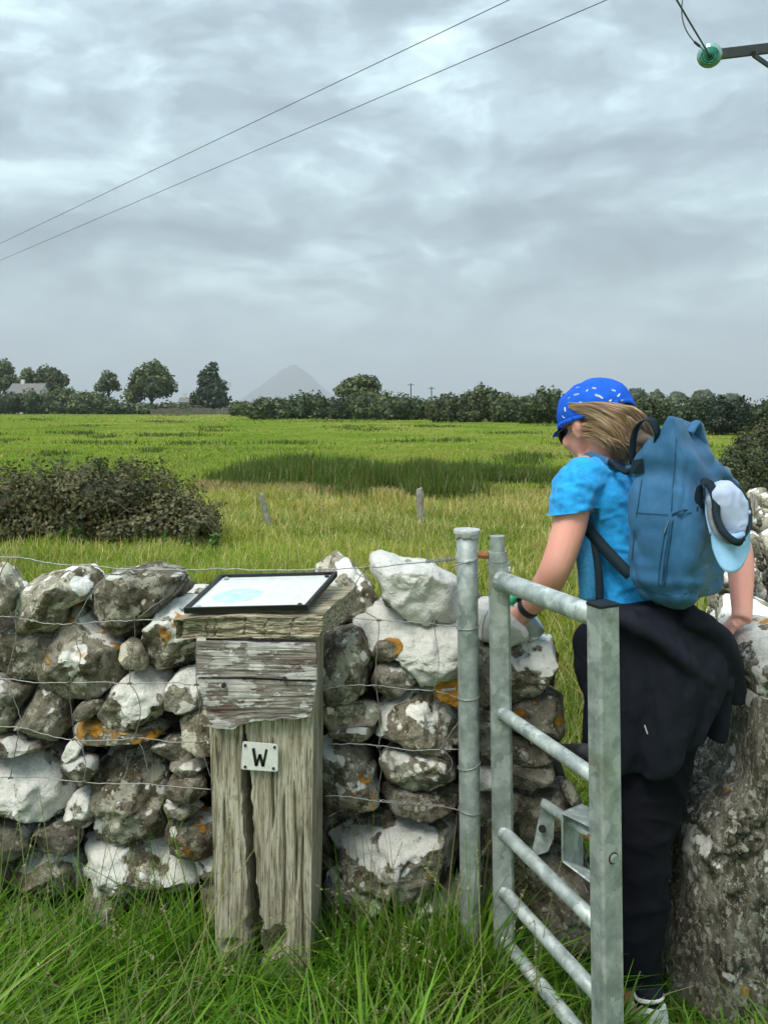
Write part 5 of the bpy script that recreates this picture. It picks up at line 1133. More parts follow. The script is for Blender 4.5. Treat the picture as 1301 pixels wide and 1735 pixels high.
# ---- jacket tied round the waist
jk = MB(); JR = [(1010, 1070, .130, .142), (1040, 1086, .148, .162), (1075, 1100, .172, .180), (1110, 1108, .182, .186), (1150, 1108, .180, .184), (1190, 1104, .172, .178), (1225, 1098, .162, .170), (1276, 1090, .150, .162)]
rings = []
for py, cx, a, b in JR:
    c = P(cx, py, 2.09); ring = []
    for t in np.linspace(0, 6.283185, 40, endpoint=False):
        x, y = math.cos(t), math.sin(t); p = c + np.array((a * x, b * y, 0)); u = (py - 1012) / 256; lift = max(0, x + .1) * .105 * u ** 2 + (.05 * max(0, y) * u ** 2); fold = .013 * u * math.sin(8 * t + 2.2 * u) + .008 * u * math.sin(15 * t + 4 * u)
        ring.append(p + np.array((x, y, 0)) * fold + zv3 * lift)
    rings.append(ring)
jk.loft(rings[::-1])
def roll(pts, r, flat=.6): q = catmull([P(*p) for p in pts], 4); jk.tube(q, r, 14, ell=[(r, r * flat)] * len(q))
roll([(1012, 1040, 1.98), (1060, 1050, 1.925), (1110, 1076, 1.905), (1150, 1112, 1.915), (1190, 1142, 1.955), (1226, 1154, 2.01)], .034, .62)
roll([(1150, 1040, 1.955), (1190, 1060, 1.97), (1222, 1100, 2.0), (1238, 1150, 2.04), (1236, 1186, 2.05)], .036, .8); roll([(1200, 1080, 2.0), (1214, 1150, 2.02), (1210, 1210, 2.03), (1206, 1246, 2.04)], .036, .7)
roll([(1008, 1060, 2.06), (992, 1078, 2.06), (990, 1100, 2.07), (1000, 1128, 2.08)], .030, .9); roll([(1002, 1100, 2.07), (992, 1122, 2.08), (998, 1152, 2.09), (1012, 1180, 2.1)], .034, .9)
jm = remesh(jk.mesh('jacket'), .006, 6, .5); wrinkle(jm, [(.008, (7, 7, 5), 14), (.002, (20, 20, 14), 16)], None, [(.008, (9, 9, 3.5), 31), (.003, (20, 20, 9), 32)]); jacket = part('jacket', jm, M['black_cloth'], person, True)
jb = BVHTree.FromPolygons([tuple(q) for q in co(jm)], [tuple(p.vertices) for p in jm.polygons])
def on(bvh, px, py, lift=.003):
    o = np.array((0, 0, EYE)); d = P(px, py, 1) - o; d /= np.linalg.norm(d); h = bvh.ray_cast(Vector(o), Vector(d)); return (np.array(h[0]) - d * lift) if h[0] is not None else P(px, py, 1.95)
part('care_label', MB().ribbon([on(jb, 1092, 1229), on(jb, 1097, 1244)], .004, .001, rv).mesh('care_label'), M['white_paint'], jacket)
# ---- shoes
def shoe(c, d, z0, label=None):
    s = np.cross(d, zv3); R = []; S_ = [(-.035, .026, .060, .052), (-.028, .034, .078, .076), (0, .037, .074, .066), (.04, .038, .060, .050), (.09, .043, .055, .040), (.14, .046, .045, .034), (.19, .040, .036, .027), (.225, .022, .026, .02)]
    for u, w, h, h2 in S_:
        b = c + d * u; R.append([b + s * w * q + zv3 * (z0 + zz) for q, zz in ((-1.0, .0), (-1.04, .022), (-.98, .030 + (h - .03) * .35), (-.75, h), (-.35, h2 if u < .06 and u > -.03 else h * 1.08), (.35, h2 if u < .06 and u > -.03 else h * 1.08), (.75, h), (.98, .030 + (h - .03) * .35), (1.04, .022), (1.0, 0))])
    me = remesh(MB().loft(R).mesh('shoe'), .0045, 4, .5); o = part('shoe', me, mat_simple('grey_white_mesh', (.66, .68, .65), .8, 0, .12, 120, .4, 700), person, True)
    R = [[c + d * u + s * w * q * 1.05 + zv3 * (z0 + zz) for q, zz in ((-1, -.006), (-1.03, .020), (1.03, .020), (1, -.006))] for u, w, _, _ in S_]; part('sole', MB().loft(R).mesh('sole'), M['white_paint'], o)
    k = c + d * .005; ring = [k + d * .034 * math.cos(a) + s * .032 * math.sin(a) + zv3 * (z0 + .080 + .012 * abs(math.cos(a))) for a in np.linspace(0, 6.283, 22)]; part('collar', MB().tube(ring, .0055, 8).mesh('collar'), M['white_paint'], o)
    ring = [[k + zv3 * (z0 + zz) + d * rr_ * math.cos(a) + s * rr_ * .9 * math.sin(a) for a in np.linspace(0, 6.283, 18, endpoint=False)] for zz, rr_ in ((.05, .036), (.095, .036), (.104, .038))]; part('sock', MB().loft(ring).mesh('sock'), M['black_cloth'], person, True)
sd_ = np.array((-.38, .925, 0)); shoe(np.array((.645, 1.935, 0)), sd_, .066); shoe(P(1060, 1576, 2.47) * (1, 1, 0), sd_, P(1060, 1576, 2.47)[2] - .10)
step = thing('step_stone', 'flat stone underfoot at the gap in the wall', 'stone', (.66, 2.1, 0))
ob = px_stone(step, [(980, 1765), (1040, 1752), (1120, 1752), (1180, 1765), (1170, 1800), (990, 1800)], 2.06, .19, 501, -.05, -.5, .7, nth=30, nph=15); 
# ---- cap
def blue_cap():
    m = mat_cloth('cap_blue', (.010, .115, .70), .15, .8, 40, 800); t = NT(m.node_tree); b = m.node_tree.nodes['Principled BSDF']; p = objco(t, False)
    C = hp(0, -.008, .024); nphi, nr = 64, 16; V = []
    def dome(g):
        R = []
        for j in range(1, nr + 1):
            ring = []
            for i in range(nphi):
                a = 2 * math.pi * i / nphi; ca, sa = math.cos(a), math.sin(a)   # ca: left, sa: front
                rim = -.026 + .020 * max(0, -sa) ** 3 + .008 * max(0, sa); pol = (j / nr) * (math.pi / 2 - math.asin(max(-.9, rim / .092)))
                x, y, z = .091 * math.sin(pol) * ca, .114 * math.sin(pol) * sa, .088 * math.cos(pol); sc = 1 + g
                ring.append(C + ld * x * sc + fd * y * sc + ud * z * sc)
            R.append(ring)
        return R
    o1, o2 = dome(0), dome(-.045); top = C + ud * .0885; mb = MB(); mb.loft(o1 + o2[::-1], cap=True)
    me = mb.mesh('cap'); v = co(me); d = (v - C) / np.linalg.norm(v - C, axis=1, keepdims=True); ph = np.arctan2((v - C) @ fd, (v - C) @ ld); setco(me, v + d * (.0045 * fbm(v * 26, 4, 3) + .0025 * np.sin(ph * 22) * np.clip(1 - ((v - C) @ ud) / .03, 0, 1) ** 1)[:, None])
    o = part('cap', me, m, person, True)
    cbv = BVHTree.FromPolygons([tuple(q) for q in co(me)], [tuple(p.vertices) for p in me.polygons]); mw = mat_cloth('print_white', (.62, .72, .78), .1)
    for (x0, y0, x1, y1, wd) in [(972, 669, 981, 667, .0045), (1008, 669, 1016, 671, .006), (1016, 671, 1021, 675, .005), (1046, 672, 1050, 667, .004), (1052, 678, 1059, 679, .005), (981, 682, 986, 682, .005), (1012, 684, 1022, 688, .004), (1003, 657, 1010, 658, .005), (957, 690, 958, 697, .005), (953, 704, 956, 708, .004), (962, 676, 965, 673, .004), (1036, 660, 1043, 662, .0045), (993, 663, 996, 660, .004), (1066, 690, 1069, 694, .004), (976, 657, 981, 656, .004), (1032, 680, 1036, 677, .004), (963, 712, 969, 714, .004)]:
        q0, q1 = on(cbv, x0, y0, .0012), on(cbv, x1, y1, .0012)
        if np.linalg.norm(q1 - q0) < .04: sdv = np.cross(q1 - q0, q0 - np.array((0, 0, EYE))); part('printed_mark', MB().ribbon([q0, (q0 + q1) / 2, q1], wd, .0008, sdv).mesh('printed_mark'), mw, o)
    R = []
    for u in np.linspace(0, 1, 8):
        R.append([hp(s * .066 * (1 - .35 * u * u), .092 + .062 * u * (1 - .5 * s * s), .005 - .016 * s * s - .012 * u) for s in np.linspace(-1, 1, 13)])
    V = [p for r in R for p in r] + [p - ud * .003 for r in R for p in r]; nn = len(R) * 13; Fq = []
    for i in range(7):
        for j in range(12): a = i * 13 + j; Fq.append((a, a + 1, a + 14, a + 13)); Fq.append((nn + a, nn + a + 13, nn + a + 14, nn + a + 1))
    for i in range(7): a = i * 13; Fq.append((a, a + 13, nn + a + 13, nn + a)); a += 12; Fq.append((a, nn + a, nn + a + 13, a + 13))
    for j in range(12): a = 7 * 13 + j; Fq.append((a, a + 1, nn + a + 1, nn + a))
    part('brim', MB().add(V, Fq).mesh('brim'), m, o, True)
    band = [hp(.093 * math.cos(a), -.006 + .116 * math.sin(a), .022 - .026 + .020 * max(0, -math.sin(a)) ** 3 + .006) for a in np.linspace(0, 6.283, 60)]; part('band', MB().ribbon(band, .012, .003, ud).mesh('band'), m, o, True)
blue_cap()
# ---- hair blown to the right
def hair():
    r = random.Random(12); base = MB(); base.sphere(hp(-.022, -.040, .010), (.064, .068, .074), 20, 14, HA)
    pts = catmull([P(1010, 712, 2.135), P(1032, 718, 2.105), P(1056, 732, 2.09), P(1085, 752, 2.10), P(1098, 768, 2.12)], 4); base.tube(pts, list(np.interp(np.linspace(0, 1, len(pts)), [0, .3, .6, .85, 1], [.028, .044, .044, .030, .016])), 16)
    me = remesh(base.mesh('hair'), .006, 6, .5); wrinkle(me, [(.006, (14, 14, 46), 2)])
    m = mat_leafy('hair', .12, .16, .38); cols = np.tile(np.array((.26, .14, .065)), (len(me.vertices), 1)); a = me.color_attributes.new('col', 'FLOAT_COLOR', 'POINT'); cc = np.ones((len(cols), 4), np.float32); cc[:, :3] = cols; a.data.foreach_set('color', cc.ravel())
    hb_ = part('hair', me, m, person, True); V, Fq, Cc = [], [], []
    for k in range(3600):
        s = r.random(); fy = r.random(); x0 = 962 + 102 * s; y0 = 682 + (8 + 22 * min(1, s * 3)) * fy + 4 * s; D0 = 2.165 - .075 * math.sin(min(1, s * 1.35) * 1.57) + r.uniform(-.010, .008)
        wv = vnoise(np.array([[s * 6, fy * 4, 1.0]]), 5)[0]; x3 = 1062 + 52 * (1 - fy) ** .8 * r.uniform(.55, 1) + 10 * wv; y3 = 728 + 58 * fy + 12 * wv + r.uniform(-5, 5); D3 = 2.085 + .03 * wv + r.uniform(-.01, .03); fly = r.random() < .03
        if k % 6 == 0: x0 = 984 + 40 * s; y0 = 716 + 26 * fy; D0 = 2.118; y3 = 752 + 32 * fy + 6 * wv; x3 = 1036 + 58 * r.random()
        if fly: y3 -= r.uniform(6, 36); x3 += r.uniform(-24, 4)
        p = catmull([P(x0, y0, D0), P(x0 + (x3 - x0) * .34, y0 + (y3 - y0) * .10 + 5 * wv, min(D0, 2.112) - .026 + .008 * wv), P(x0 + (x3 - x0) * .74, y0 + (y3 - y0) * .46 + 6 * wv, 2.052 + .014 * wv + r.uniform(-.006, .008)), P(x3, y3, D3)], 5)
        w = (.00035 if fly else r.uniform(.0005, .0010)); t = r.random(); c = np.array((.24, .125, .055)) * (1 - t) + np.array((.56, .34, .16)) * t if r.random() > .15 else np.array((.68, .46, .25)); mb = MB().tube(p, [w] * (len(p) - 3) + [w * .8, w * .5, w * .2], 4, cap=False)
        b = len(V); V += mb.v; Fq += [tuple(i + b for i in f) for f in mb.f]; Cc += [c] * len(mb.v)
    o = part('hair_strands', mesh_np('hair_strands', np.array(V), np.array(Fq), np.array(Cc)), m, hb_, True); o['kind'] = 'stuff'
hair()
# ---- sunglasses, watch
sg = part('sunglasses', MB().tube([hp(.014, .101, -.018), hp(0, .104, -.014), hp(-.014, .101, -.018)], .002, 6).mesh('sunglasses'), M['black'], person)
for s in (1, -1): part('lens', MB().sphere(hp(s * .034, .096, -.024), (.027, .006, .022), 14, 10, (ld * .94 - fd * .3 * s, fd, ud)).mesh('lens'), M['black'], sg, True)
for s in (1, -1): part('temple', MB().tube([hp(s * .062, .086, -.016), hp(s * .078, .03, -.008), hp(s * .079, -.012, -.002), hp(s * .074, -.028, -.016)], .0022, 6).mesh('temple'), M['black'], sg)
wc_, wd_ = P(896, 1029, 2.09), P(880, 1043, 2.12) - P(908, 1016, 2.07); wd_ /= np.linalg.norm(wd_); A_ = np.cross(wd_, zv3); A_ /= np.linalg.norm(A_); B_ = np.cross(A_, wd_)
wt = part('watch_strap', MB().loft([ering(wc_ + wd_ * s, .0305 - abs(s) * .12, .0295 - abs(s) * .12, 26, A_, B_) for s in (-.010, -.006, 0, .006, .010)]).mesh('watch_strap'), M['black'], person, True)
part('watch_case', MB().sphere(wc_ + B_ * .028 - A_ * .010, (.016, .018, .008), 14, 8, (A_, wd_, B_)).mesh('watch_case'), M['black'], wt, True)
# ---- bottle in the left hand
b0, b1 = P(862, 1012, 2.165), P(906, 1073, 2.15); bd = (b1 - b0) / np.linalg.norm(b1 - b0); bottle = thing('drink_bottle', 'grey plastic bottle with green cap held against the wall end by the woman', 'bottle', b1)
mbot, t_, b_ = new_mat('clear_plastic'); t_.put(b_, 'Base Color', (.42, .47, .44)); t_.put(b_, 'Roughness', .25); t_.put(b_, 'Transmission Weight', .35)
part('bottle_body', MB().tube([b0 + bd * s for s in (.018, .028, .045, .06, .10, .125, .128)], [.012, .014, .025, .030, .030, .029, .022], 22).mesh('bottle_body'), mbot, bottle, True)
part('cap', MB().tube([b0 - bd * .004, b0 + bd * .018], .0155, 18).mesh('cap'), mat_simple('green_plastic', (.03, .45, .22), .4), bottle, True)

# ------------------------------------------------------------------ backpack
pack = thing('backpack', 'slate blue roll top backpack on the back of the woman', 'backpack', P(1147, 1026, 1.98))
O_ = np.array(((1147 - 650.5) / F * 1.98, 1.98, EYE - (1028 - 690) / F * 1.91))
def pl(rr_, bb, h): return O_ + rv * rr_ + bv * bb + zv3 * h
RT = [(0, .055, .035, 0), (.010, .082, .054, 0), (.03, .098, .066, 0), (.07, .108, .074, .002), (.12, .112, .078, .004), (.20, .110, .079, .004), (.27, .104, .077, .000), (.32, .099, .073, -.002), (.36, .094, .060, -.002), (.40, .088, .037, .004), (.43, .083, .017, .013), (.447, .080, .007, .018)]
RT = [(q[0], q[1] * 1.10, q[2] * 1.07, q[3] + .004) for q in RT]
RT = [tuple(np.interp(h, [q[0] for q in RT], [q[k] for q in RT]) for k in range(4)) for h in np.concatenate([np.linspace(0, .04, 8), np.linspace(.05, .44, 44), [.447]])]
rings = []
for h, w, t, cb in RT:
    ring = []
    for a in np.linspace(0, 6.283185, 96, endpoint=False):
        x, y = math.cos(a), math.sin(a); e = .32; x = math.copysign(abs(x) ** e, x); y = math.copysign(abs(y) ** e, y); dip = .026 * math.exp(-((x * w - .012) / .028) ** 2) * max(0, (h - .33) / .12) ** 1.5
        ring.append(pl(x * w, cb + y * t, h - dip + .012 * max(0, h - .36) / .09 * (-x)))
    rings.append(ring)
pm = MB().loft(rings).mesh('bag'); wrinkle(pm, [(.006, (9, 9, 7), 5), (.002, (22, 22, 13), 7)], None, [(.009, (8, 8, 6), 11), (.006, (19, 19, 12), 12), (.002, (42, 42, 30), 13)])
v = co(pm); n_ = nrm(pm); rel = v - O_; hh = rel[:, 2]; rr_ = rel @ rv
fold = .0055 * np.sin(hh * 58 + rr_ * 40 + 2 * vnoise(v * 9, 4)) * np.clip((hh - .22) / .1, 0, 1) * np.clip((.42 - hh) / .06, 0, 1) + .004 * np.sin(hh * 110 + rr_ * 30 + 2.5 * vnoise(v * 14, 5)) * np.clip((.10 - hh) / .05, 0, 1)
setco(pm, v + n_ * fold[:, None]); part('bag', pm, M['pack'], pack, True)
pb = BVHTree.FromPolygons([tuple(q) for q in co(pm)], [tuple(p.vertices) for p in pm.polygons])
def seam(pts, r=.0012, m='seam', name='seam', lift=.0034, n=9): q = catmull([on(pb, x, y, lift) for x, y in pts], n); return part(name, MB().tube(q, r, 6).mesh(name), M[m], pack, True)
seam([(1146, 742), (1143, 780), (1140, 820), (1137, 866)]); seam([(1087, 812), (1080, 860), (1074, 905), (1070, 950)]); seam([(1076, 868), (1100, 870), (1132, 872)], .0009); seam([(1072, 990), (1100, 1000), (1125, 1006), (1160, 1005), (1200, 1000)], .0012)
z_ = seam([(1134, 884), (1128, 920), (1123, 955), (1119, 992)], .0042, 'pack', 'zip', .001); seam([(1140, 880), (1134, 920), (1129, 955), (1125, 992)], .0016); seam([(1128, 890), (1122, 930), (1118, 960), (1115, 990)], .0014)
zp = on(pb, 1133, 882, .006); ze = on(pb, 1126, 903, .008); part('zip_puller', MB().ribbon([zp, (zp + ze) / 2, ze], [.006, .0075, .009], .0025, rv).mesh('zip_puller'), mat_simple('puller', (.09, .20, .29), .5), z_)
part('puller_hole', MB().tube([on(pb, 1127.5, 899, .0098), on(pb, 1127.5, 899, .0104)], .0022, 8).mesh('puller_hole'), M['black'], z_)
seam([(1138, 872), (1146, 868), (1160, 864), (1192, 864)], .0022, 'seam', 'pocket_edge'); seam([(1146, 872), (1165, 869), (1192, 869)], .0012)
# webbing patch, carry handle, straps
wp = [on(pb, x, y, .002) for x, y in ((1069, 803), (1091, 801), (1089, 777), (1072, 780))]; part('webbing_patch', MB().hexa([a + bv * -.003 for a in wp] + [a - np.array((0, .0015, 0)) for a in wp]).mesh('webbing_patch'), M['pack_dark'], pack)
hq = catmull([P(1072, 785, 1.965), P(1072, 752, 1.955), P(1078, 726, 1.945), P(1092, 711, 1.93), P(1106, 713, 1.92), P(1114, 734, 1.915), P(1112, 748, 1.93)], 5); part('carry_handle', MB().ribbon(hq, .020, .0025, np.array((.85, .35, .40))).mesh('carry_handle'), M['pack_dark'], pack, True)
sb = BVHTree.FromPolygons([tuple(q) for q in co(sm)], [tuple(p.vertices) for p in sm.polygons])
sq_ = catmull([P(1076, 800, 1.985), on(sb, 1062, 797, .008), on(sb, 1046, 790, .008), on(sb, 1028, 785, .008), P(1008, 776, 2.10), P(994, 778, 2.15), P(985, 800, 2.2)], 5); part('shoulder_strap', MB().ribbon(sq_, [.030] * len(sq_), .006, np.array((.30, -.35, -.85))).mesh('shoulder_strap'), M['pack'], pack, True)
st2 = catmull([P(1070, 796, 1.99), P(1060, 800, 2.01), P(1044, 790, 2.02), P(1030, 782, 2.04)], 4); part('load_strap', MB().ribbon(st2, .014, .003, np.array((.4, -.5, -.7))).mesh('load_strap'), M['pack_dark'], pack, True)
ls = catmull([P(976, 862, 2.07), P(994, 893, 2.04), P(1020, 925, 2.015), P(1048, 955, 1.985), P(1068, 975, 1.965)], 4); part('lower_strap', MB().ribbon(ls, .030, .003, np.array((.55, 0, .75))).mesh('lower_strap'), M['pack_dark'], pack, True)
pd_ = catmull([P(982, 868, 2.07), P(984, 905, 2.045), P(990, 945, 2.025), P(995, 985, 2.02), P(996, 1020, 2.02)], 4); part('strap_pad', MB().ribbon(pd_, .042, .012, np.array((1., -.3, 0))).mesh('strap_pad'), M['strap_pad'], pack, True)
wb = catmull([P(1000, 905, 2.035), P(1010, 940, 2.015), P(1015, 980, 2.005), P(1016, 1022, 2.0)], 4); part('webbing_tail', MB().ribbon(wb, .019, .003, np.array((1., -.2, 0))).mesh('webbing_tail'), M['pack_dark'], pack, True)
# right shoulder side of the pack and its strap
fl = MB(); fl.tube([P(1178, 770, 2.0), P(1196, 792, 2.03), P(1220, 808, 2.06), P(1240, 826, 2.1)], .03, 14, ell=[(.02, .028), (.03, .03), (.03, .026), (.02, .016)]); fm = remesh(fl.mesh('side_flap'), .005, 4); wrinkle(fm, [(.006, (26, 26, 34), 3)]); part('side_flap', fm, M['pack'], pack, True)
rf_ = MB(); rf_.tube([P(1166, 735, 1.95), P(1178, 716, 1.965), P(1184, 750, 1.99), P(1183, 790, 2.0)], .02, 12, ell=[(.012, .012), (.017, .008), (.018, .012), (.02, .012)]); fm = remesh(rf_.mesh('rolled_edge'), .004, 4); wrinkle(fm, [(.003, (30, 30, 20), 8)]); part('rolled_edge', fm, M['pack'], pack, True)
# black loop that carries the cap
lq = catmull([P(1186, 866, 1.868), P(1184, 836, 1.862), P(1190, 818, 1.858), P(1203, 822, 1.85), P(1212, 846, 1.838), P(1214, 876, 1.822), P(1226, 902, 1.80), P(1246, 918, 1.792), P(1258, 916, 1.80), P(1268, 898, 1.82), P(1271, 870, 1.84), P(1265, 846, 1.86), P(1252, 830, 1.875), P(1240, 826, 1.89), P(1232, 832, 1.90), P(1222, 846, 1.91)], 4)
wid = list(np.interp(np.linspace(0, 1, len(lq)), [0, .15, .35, .55, .68, .8, 1], [.024, .022, .017, .016, .008, .007, .008])); part('cap_loop', MB().ribbon(lq, wid, .003, np.array((.55, .15, .8))).mesh('cap_loop'), M['pack_dark'], pack, True)
part('loop_patch', MB().hexa([on(pb, x, y, .001) for x, y in ((1180, 866), (1206, 866), (1202, 824), (1184, 828))] + [on(pb, x, y, .004) for x, y in ((1180, 866), (1206, 866), (1202, 824), (1184, 828))]).mesh('loop_patch'), M['pack_dark'], pack)
# ---- pale cap hanging from the pack
hat = thing('hanging_cap', 'pale blue peaked cap hanging from the loop of the backpack', 'cap', P(1236, 910, 1.85))
ch_ = MB(); ch_.sphere(P(1234, 866, 1.862), (.046, .040, .076), 24, 18, (np.array((.95, .3, -.1)), np.array((-.3, .95, 0)), np.array((-.12, 0, .99)))); cm = remesh(ch_.mesh('crown'), .0035, 3); wrinkle(cm, [(.004, (20, 20, 14), 22)], None, [(.006, (16, 16, 14), 24), (.003, (40, 40, 30), 25)]); crn = part('crown', cm, M['caplav'], hat, True)
part('button', MB().sphere(P(1268, 868, 1.842), .006, 10, 6).mesh('button'), M['caplav'], crn)
R = []
for u in np.linspace(0, 1, 10):
    row = []
    for s in np.linspace(-1, 1, 15):
        py = 905 + 66 * u ** .8 * (1 - .48 * abs(s) ** 2.6) - 10 * abs(s) ** 2; hw = 34 * (1 - .06 * u); row.append(P(1237 + hw * s + 2 * u, py, 1.815 + .030 * s * s - .012 * u))
    R.append(row)
V = [p for r in R for p in r] + [p + np.array((.0, .004, 0)) for r in R for p in r]; nn = 150; Fq = []
for i in range(9):
    for j in range(14): a = i * 15 + j; Fq.append((a, a + 1, a + 16, a + 15)); Fq.append((nn + a, nn + a + 15, nn + a + 16, nn + a + 1))
for j in range(14): a = 9 * 15 + j; Fq.append((a, a + 1, nn + a + 1, nn + a)); Fq.append((j + 1, j, nn + j, nn + j + 1))
for i in range(9): a = i * 15; Fq.append((a, a + 15, nn + a + 15, nn + a)); a += 14; Fq.append((a + 15, a, nn + a, nn + a + 15))
part('brim', MB().add(V, Fq).mesh('brim'), M['capblue'], hat, True)
bq = catmull([P(1200, 850, 1.862), P(1204, 880, 1.84), P(1216, 904, 1.818), P(1238, 918, 1.805), P(1262, 912, 1.815)], 5); part('sweatband', MB().ribbon(bq, .012, .003, np.array((.4, .1, .9))).mesh('sweatband'), mat_cloth('grey_band', (.22, .24, .25), .2), hat, True)
bq = catmull([P(1200, 812, 1.875), P(1199, 850, 1.868), P(1199, 872, 1.86), P(1206, 905, 1.84)], 5); part('back_strap', MB().ribbon(bq, .010, .004, np.array((1., -.2, .1))).mesh('back_strap'), M['capblue'], hat, True)
# ------------------------------------------------------------------ power lines and the pole at the right
vp = np.array((-.911, 1.0, 0))
for i, (px, lab, h) in enumerate([(860, 'upper of two power cables crossing the cloudy sky', 6.6), (1025, 'lower of two power cables crossing the cloudy sky', 6.6)]):
    D = h * F / 690; a = np.array(((px - 650.5) / F * D, D, EYE + h)); L = 220; n = 60; pts = []
    for t in np.linspace(-14, L, n): pts.append(a + vp * t + np.array((0, 0, .0)))
    o = link('power_cable', MB().tube(pts, .0075, 6).mesh('power_cable'), M['cable'] if 'cable' in M else M.setdefault('cable', mat_simple('cable', (.10, .105, .11), .7)), smooth=True); tag(o, lab, 'cable', 'power cables in the sky')
pole = thing('utility_pole', 'utility pole with steel crossarm and green glass insulator, mostly beyond the view', 'power pole', (4.50, 8.9, 0))
part('pole', MB().tube([(4.50, 8.9, -.3), (4.50, 8.9, 4.0), (4.50, 8.9, 8.2)], [.155, .14, .125], 18).mesh('pole'), M['bark'], pole, True)
ia = P(1202, 93, 8.6); ib = P(1336, 77, 8.8); d = ib - ia; d /= np.linalg.norm(d)
M['arm'] = mat_simple('painted_steel', (.055, .065, .07), .6, .3, .2, 20)
part('crossarm', MB().ribbon([ia + d * .06, ib], .105, .05, np.array((0, 0, 1.))).mesh('crossarm'), M['arm'], pole)
part('brace', MB().ribbon([P(1276, 92, 8.67), P(1345, 140, 8.8)], .05, .02, np.array((0, 0, 1.))).mesh('brace'), M['arm'], pole)
mb = MB().tube([P(1276, 90, 8.62), P(1276, 90, 8.66)], .028, 10); part('bolt', mb.mesh('bolt'), M['screw'], pole)
def mat_glass():
    m, t, b = new_mat('green_glass'); p = objco(t, False); t.put(b, 'Base Color', (.05, .42, .30)); t.put(b, 'Roughness', .12); t.put(b, 'Transmission Weight', .30); t.put(b, 'IOR', 1.5)
    t.put(b, 'Base Color', t.ramp(t.noise(p, 12, 3), [(.3, (.01, .20, .14)), (.7, (.05, .40, .30))])); return m
M['glass'] = mat_glass()
axd = -np.array((ia[0] * .97, ia[1], ia[2] - EYE + .25)); axd /= np.linalg.norm(axd)
ins = part('insulator', MB().tube([ia - axd * .02, ia + axd * .05, ia + axd * .12], [.03, .045, .03], 16).mesh('insulator'), M['arm'], pole, True)
for k, (rad, off) in enumerate([(.128, .02), (.118, .10), (.108, .18)]):
    c = ia + axd * off; mb = MB(); mb.tube([c, c + axd * .008, c + axd * .022, c + axd * .035, c + axd * .05], [rad, rad * 1.0, rad * .80, rad * .5, rad * .36], 40, cap=True); part('glass_disc', mb.mesh('glass_disc'), M['glass'], ins, True)
    for q in (.80, .58):
        ring = [c + axd * (.024 if q > .7 else .034) + np.cross(axd, (0, 0, 1)) * math.cos(a) * rad * q + np.array((0, 0, 1.)) * math.sin(a) * rad * q for a in np.linspace(0, 6.283, 40)]
        part('glass_rib', MB().tube(ring, .008, 8, cap=False).mesh('glass_rib'), M['glass'], ins, True)
tip = ia + axd * .24
part('pin', MB().tube([ia + axd * .05, tip], .022, 10).mesh('pin'), M['screw'], ins)
w_end = P(1120, -46, 6.6)
part('line_wire', MB().tube(catmull([tip, P(1186, 66, 8.25), P(1168, 36, 7.9), P(1147, 0, 7.5), w_end, P(1040, -190, 5.5), P(800, -700, 3.8)], 5), .010, 6).mesh('line_wire'), M['cable'], pole, True)
part('jumper_wire', MB().tube(catmull([tip + (0, 0, .0), P(1187, 79, 8.4), P(1172, 65, 8.4), P(1160, 45, 8.4), P(1155, 22, 8.4), P(1156, 0, 8.4), P(1162, -40, 8.5), P(1200, -120, 8.7), np.array((4.50, 8.8, 7.6))], 5), .0065, 6).mesh('jumper_wire'), M['cable'], pole, True)
part('clamp', MB().tube([P(1176, 70, 8.4), P(1186, 78, 8.4)], .014, 8).mesh('clamp'), M['arm'], pole)
# ------------------------------------------------------------------ long grass in front
def fore(n, x0, x1, y0, y1, hr, seed, bend=(.25, 1.15), wr=(.007, .0175), straw=.05, lodge=0):
    r = np.random.default_rng(seed); x = r.uniform(x0, x1, n); y = r.uniform(y0, y1, n)
    k = fbm(np.stack([x * 3.2, y * 3.2, 0 * x], -1), 3, 3); h = r.uniform(*hr, n) * (1 + .30 * k)
    f = np.clip(.5 + .45 * k + r.normal(0, .25, n), 0, 1)[:, None]; c = np.array((.040, .140, .008)) * (1 - f) + np.array((.20, .40, .026)) * f
    y_ = r.random(n) < .16; c[y_] = np.array((.20, .29, .055)) * r.uniform(.7, 1.15, (y_.sum(), 1))
    s = r.random(n) < straw; c[s] = np.array((.38, .34, .20)) * r.uniform(.6, 1.1, (s.sum(), 1)); c *= r.uniform(.8, 1.2, (n, 1))
    return blades(np.stack([x, y, 0 * x - .01], -1), h, r.uniform(*wr, n), r.uniform(0, 6.283, n), r.uniform(*bend, n), 6, c, .08, r.uniform(0, 3.14, n))
def seed_heads(n, x0, x1, y0, y1, hr, seed):
    r = np.random.default_rng(seed); out = []; x = r.uniform(x0, x1, n); y = r.uniform(y0, y1, n); h = r.uniform(*hr, n); a = r.uniform(0, 6.283, n); b = r.uniform(.05, .5, n)
    c = np.tile(np.array((.30, .33, .13)), (n, 1)) * r.uniform(.7, 1.2, (n, 1)); out.append(blades(np.stack([x, y, 0 * x], -1), h, np.full(n, .0022), a, b, 6, c, .7, np.zeros(n)))
    tip = np.stack([x + np.cos(a) * h * b, y + np.sin(a) * h * b, h * (1 - .42 * b)], -1); d = np.stack([np.cos(a) * 2 * b, np.sin(a) * 2 * b, 1 - .84 * b], -1); d /= np.linalg.norm(d, axis=1, keepdims=True)
    for k in range(14):
        q = tip - d * (.006 * k + r.uniform(0, .004, (n, 1))) + r.normal(0, .0016, (n, 3)); v, f, cc = leaf_quads(q, .0042, r, np.tile(np.array((.36, .36, .19)), (n, 1)) * r.uniform(.7, 1.15, (n, 1)), .4); out.append((v, f, cc))
    return out
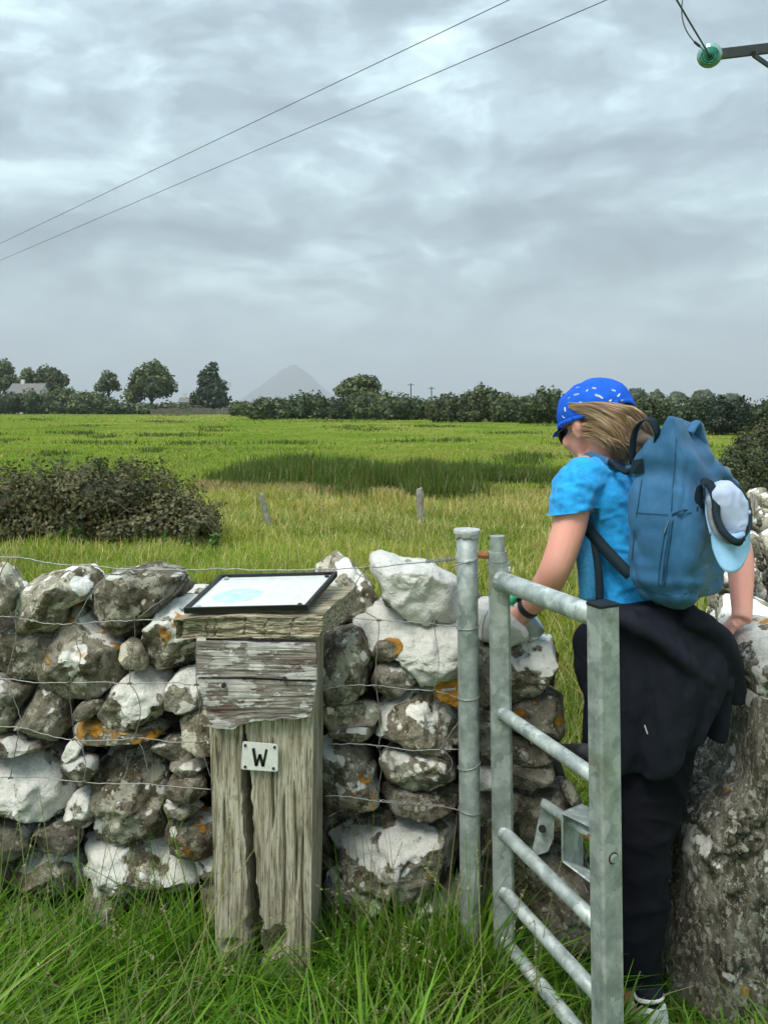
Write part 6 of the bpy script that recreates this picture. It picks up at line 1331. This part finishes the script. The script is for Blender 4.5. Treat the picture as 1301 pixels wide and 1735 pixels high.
G = [fore(6400, -1.25, -.42, 1.50, 2.03, (.28, .47), 1, (.45, 1.25)), fore(2400, -1.15, -.50, 1.22, 1.55, (.30, .46), 2, (.4, 1.2)),
     fore(4600, -.55, .30, 1.35, 1.90, (.24, .40), 3, (.3, 1.2)), fore(1300, -.16, .26, 1.88, 2.06, (.26, .46), 4, (.15, .8)), fore(900, -.62, -.40, 1.90, 2.06, (.26, .44), 5),
     fore(1500, .20, .56, 1.62, 2.07, (.18, .36), 6), fore(260, .45, .60, 1.62, 1.94, (.10, .22), 7), fore(160, .74, 1.0, 1.66, 1.94, (.08, .20), 17), fore(160, .56, .80, 1.60, 1.86, (.02, .045), 18), fore(900, .70, 1.1, 1.6, 2.1, (.04, .12), 19), fore(500, .5, .8, 2.05, 2.4, (.05, .14), 20), fore(4, .60, .76, 1.70, 1.84, (.20, .26), 8, (.5, 1.2)),
     fore(170, -1.2, -.45, 1.85, 2.05, (.50, .78), 9, (.1, .7), (.003, .006)), fore(90, -.15, .28, 1.85, 2.05, (.46, .72), 10, (.05, .6), (.003, .0055), .3),
     fore(500, -1.9, -1.2, 1.4, 2.05, (.25, .45), 11), fore(600, .9, 1.6, 1.4, 1.95, (.15, .3), 12)]
G += seed_heads(60, -1.15, -.3, 1.6, 2.02, (.42, .66), 1) + seed_heads(46, -.15, .40, 1.65, 2.05, (.34, .62), 2)
stuff('long_grass', G, M['grass'], 'long lush green grass at the foot of the wall, post and gate')
# ------------------------------------------------------------------ haze: one closed box of even air round everything
def haze():
    m = bpy.data.materials.new('haze_air'); m.use_nodes = True; nt = m.node_tree; nt.nodes.clear()
    out = nt.nodes.new('ShaderNodeOutputMaterial'); v = nt.nodes.new('ShaderNodeVolumePrincipled')
    v.inputs['Color'].default_value = (.88, .94, 1.0, 1); v.inputs['Density'].default_value = HAZE; v.inputs['Anisotropy'].default_value = 0.0
    nt.links.new(v.outputs[0], out.inputs['Volume'])
    mb = MB().box((0, 0, 260.0), 24000, 24000, 524.0); o = link('haze', mb.mesh('haze'), m); tag(o, 'thin grey-blue haze over the whole countryside', 'haze', kind='stuff')
HAZE = 2.4e-4
haze()
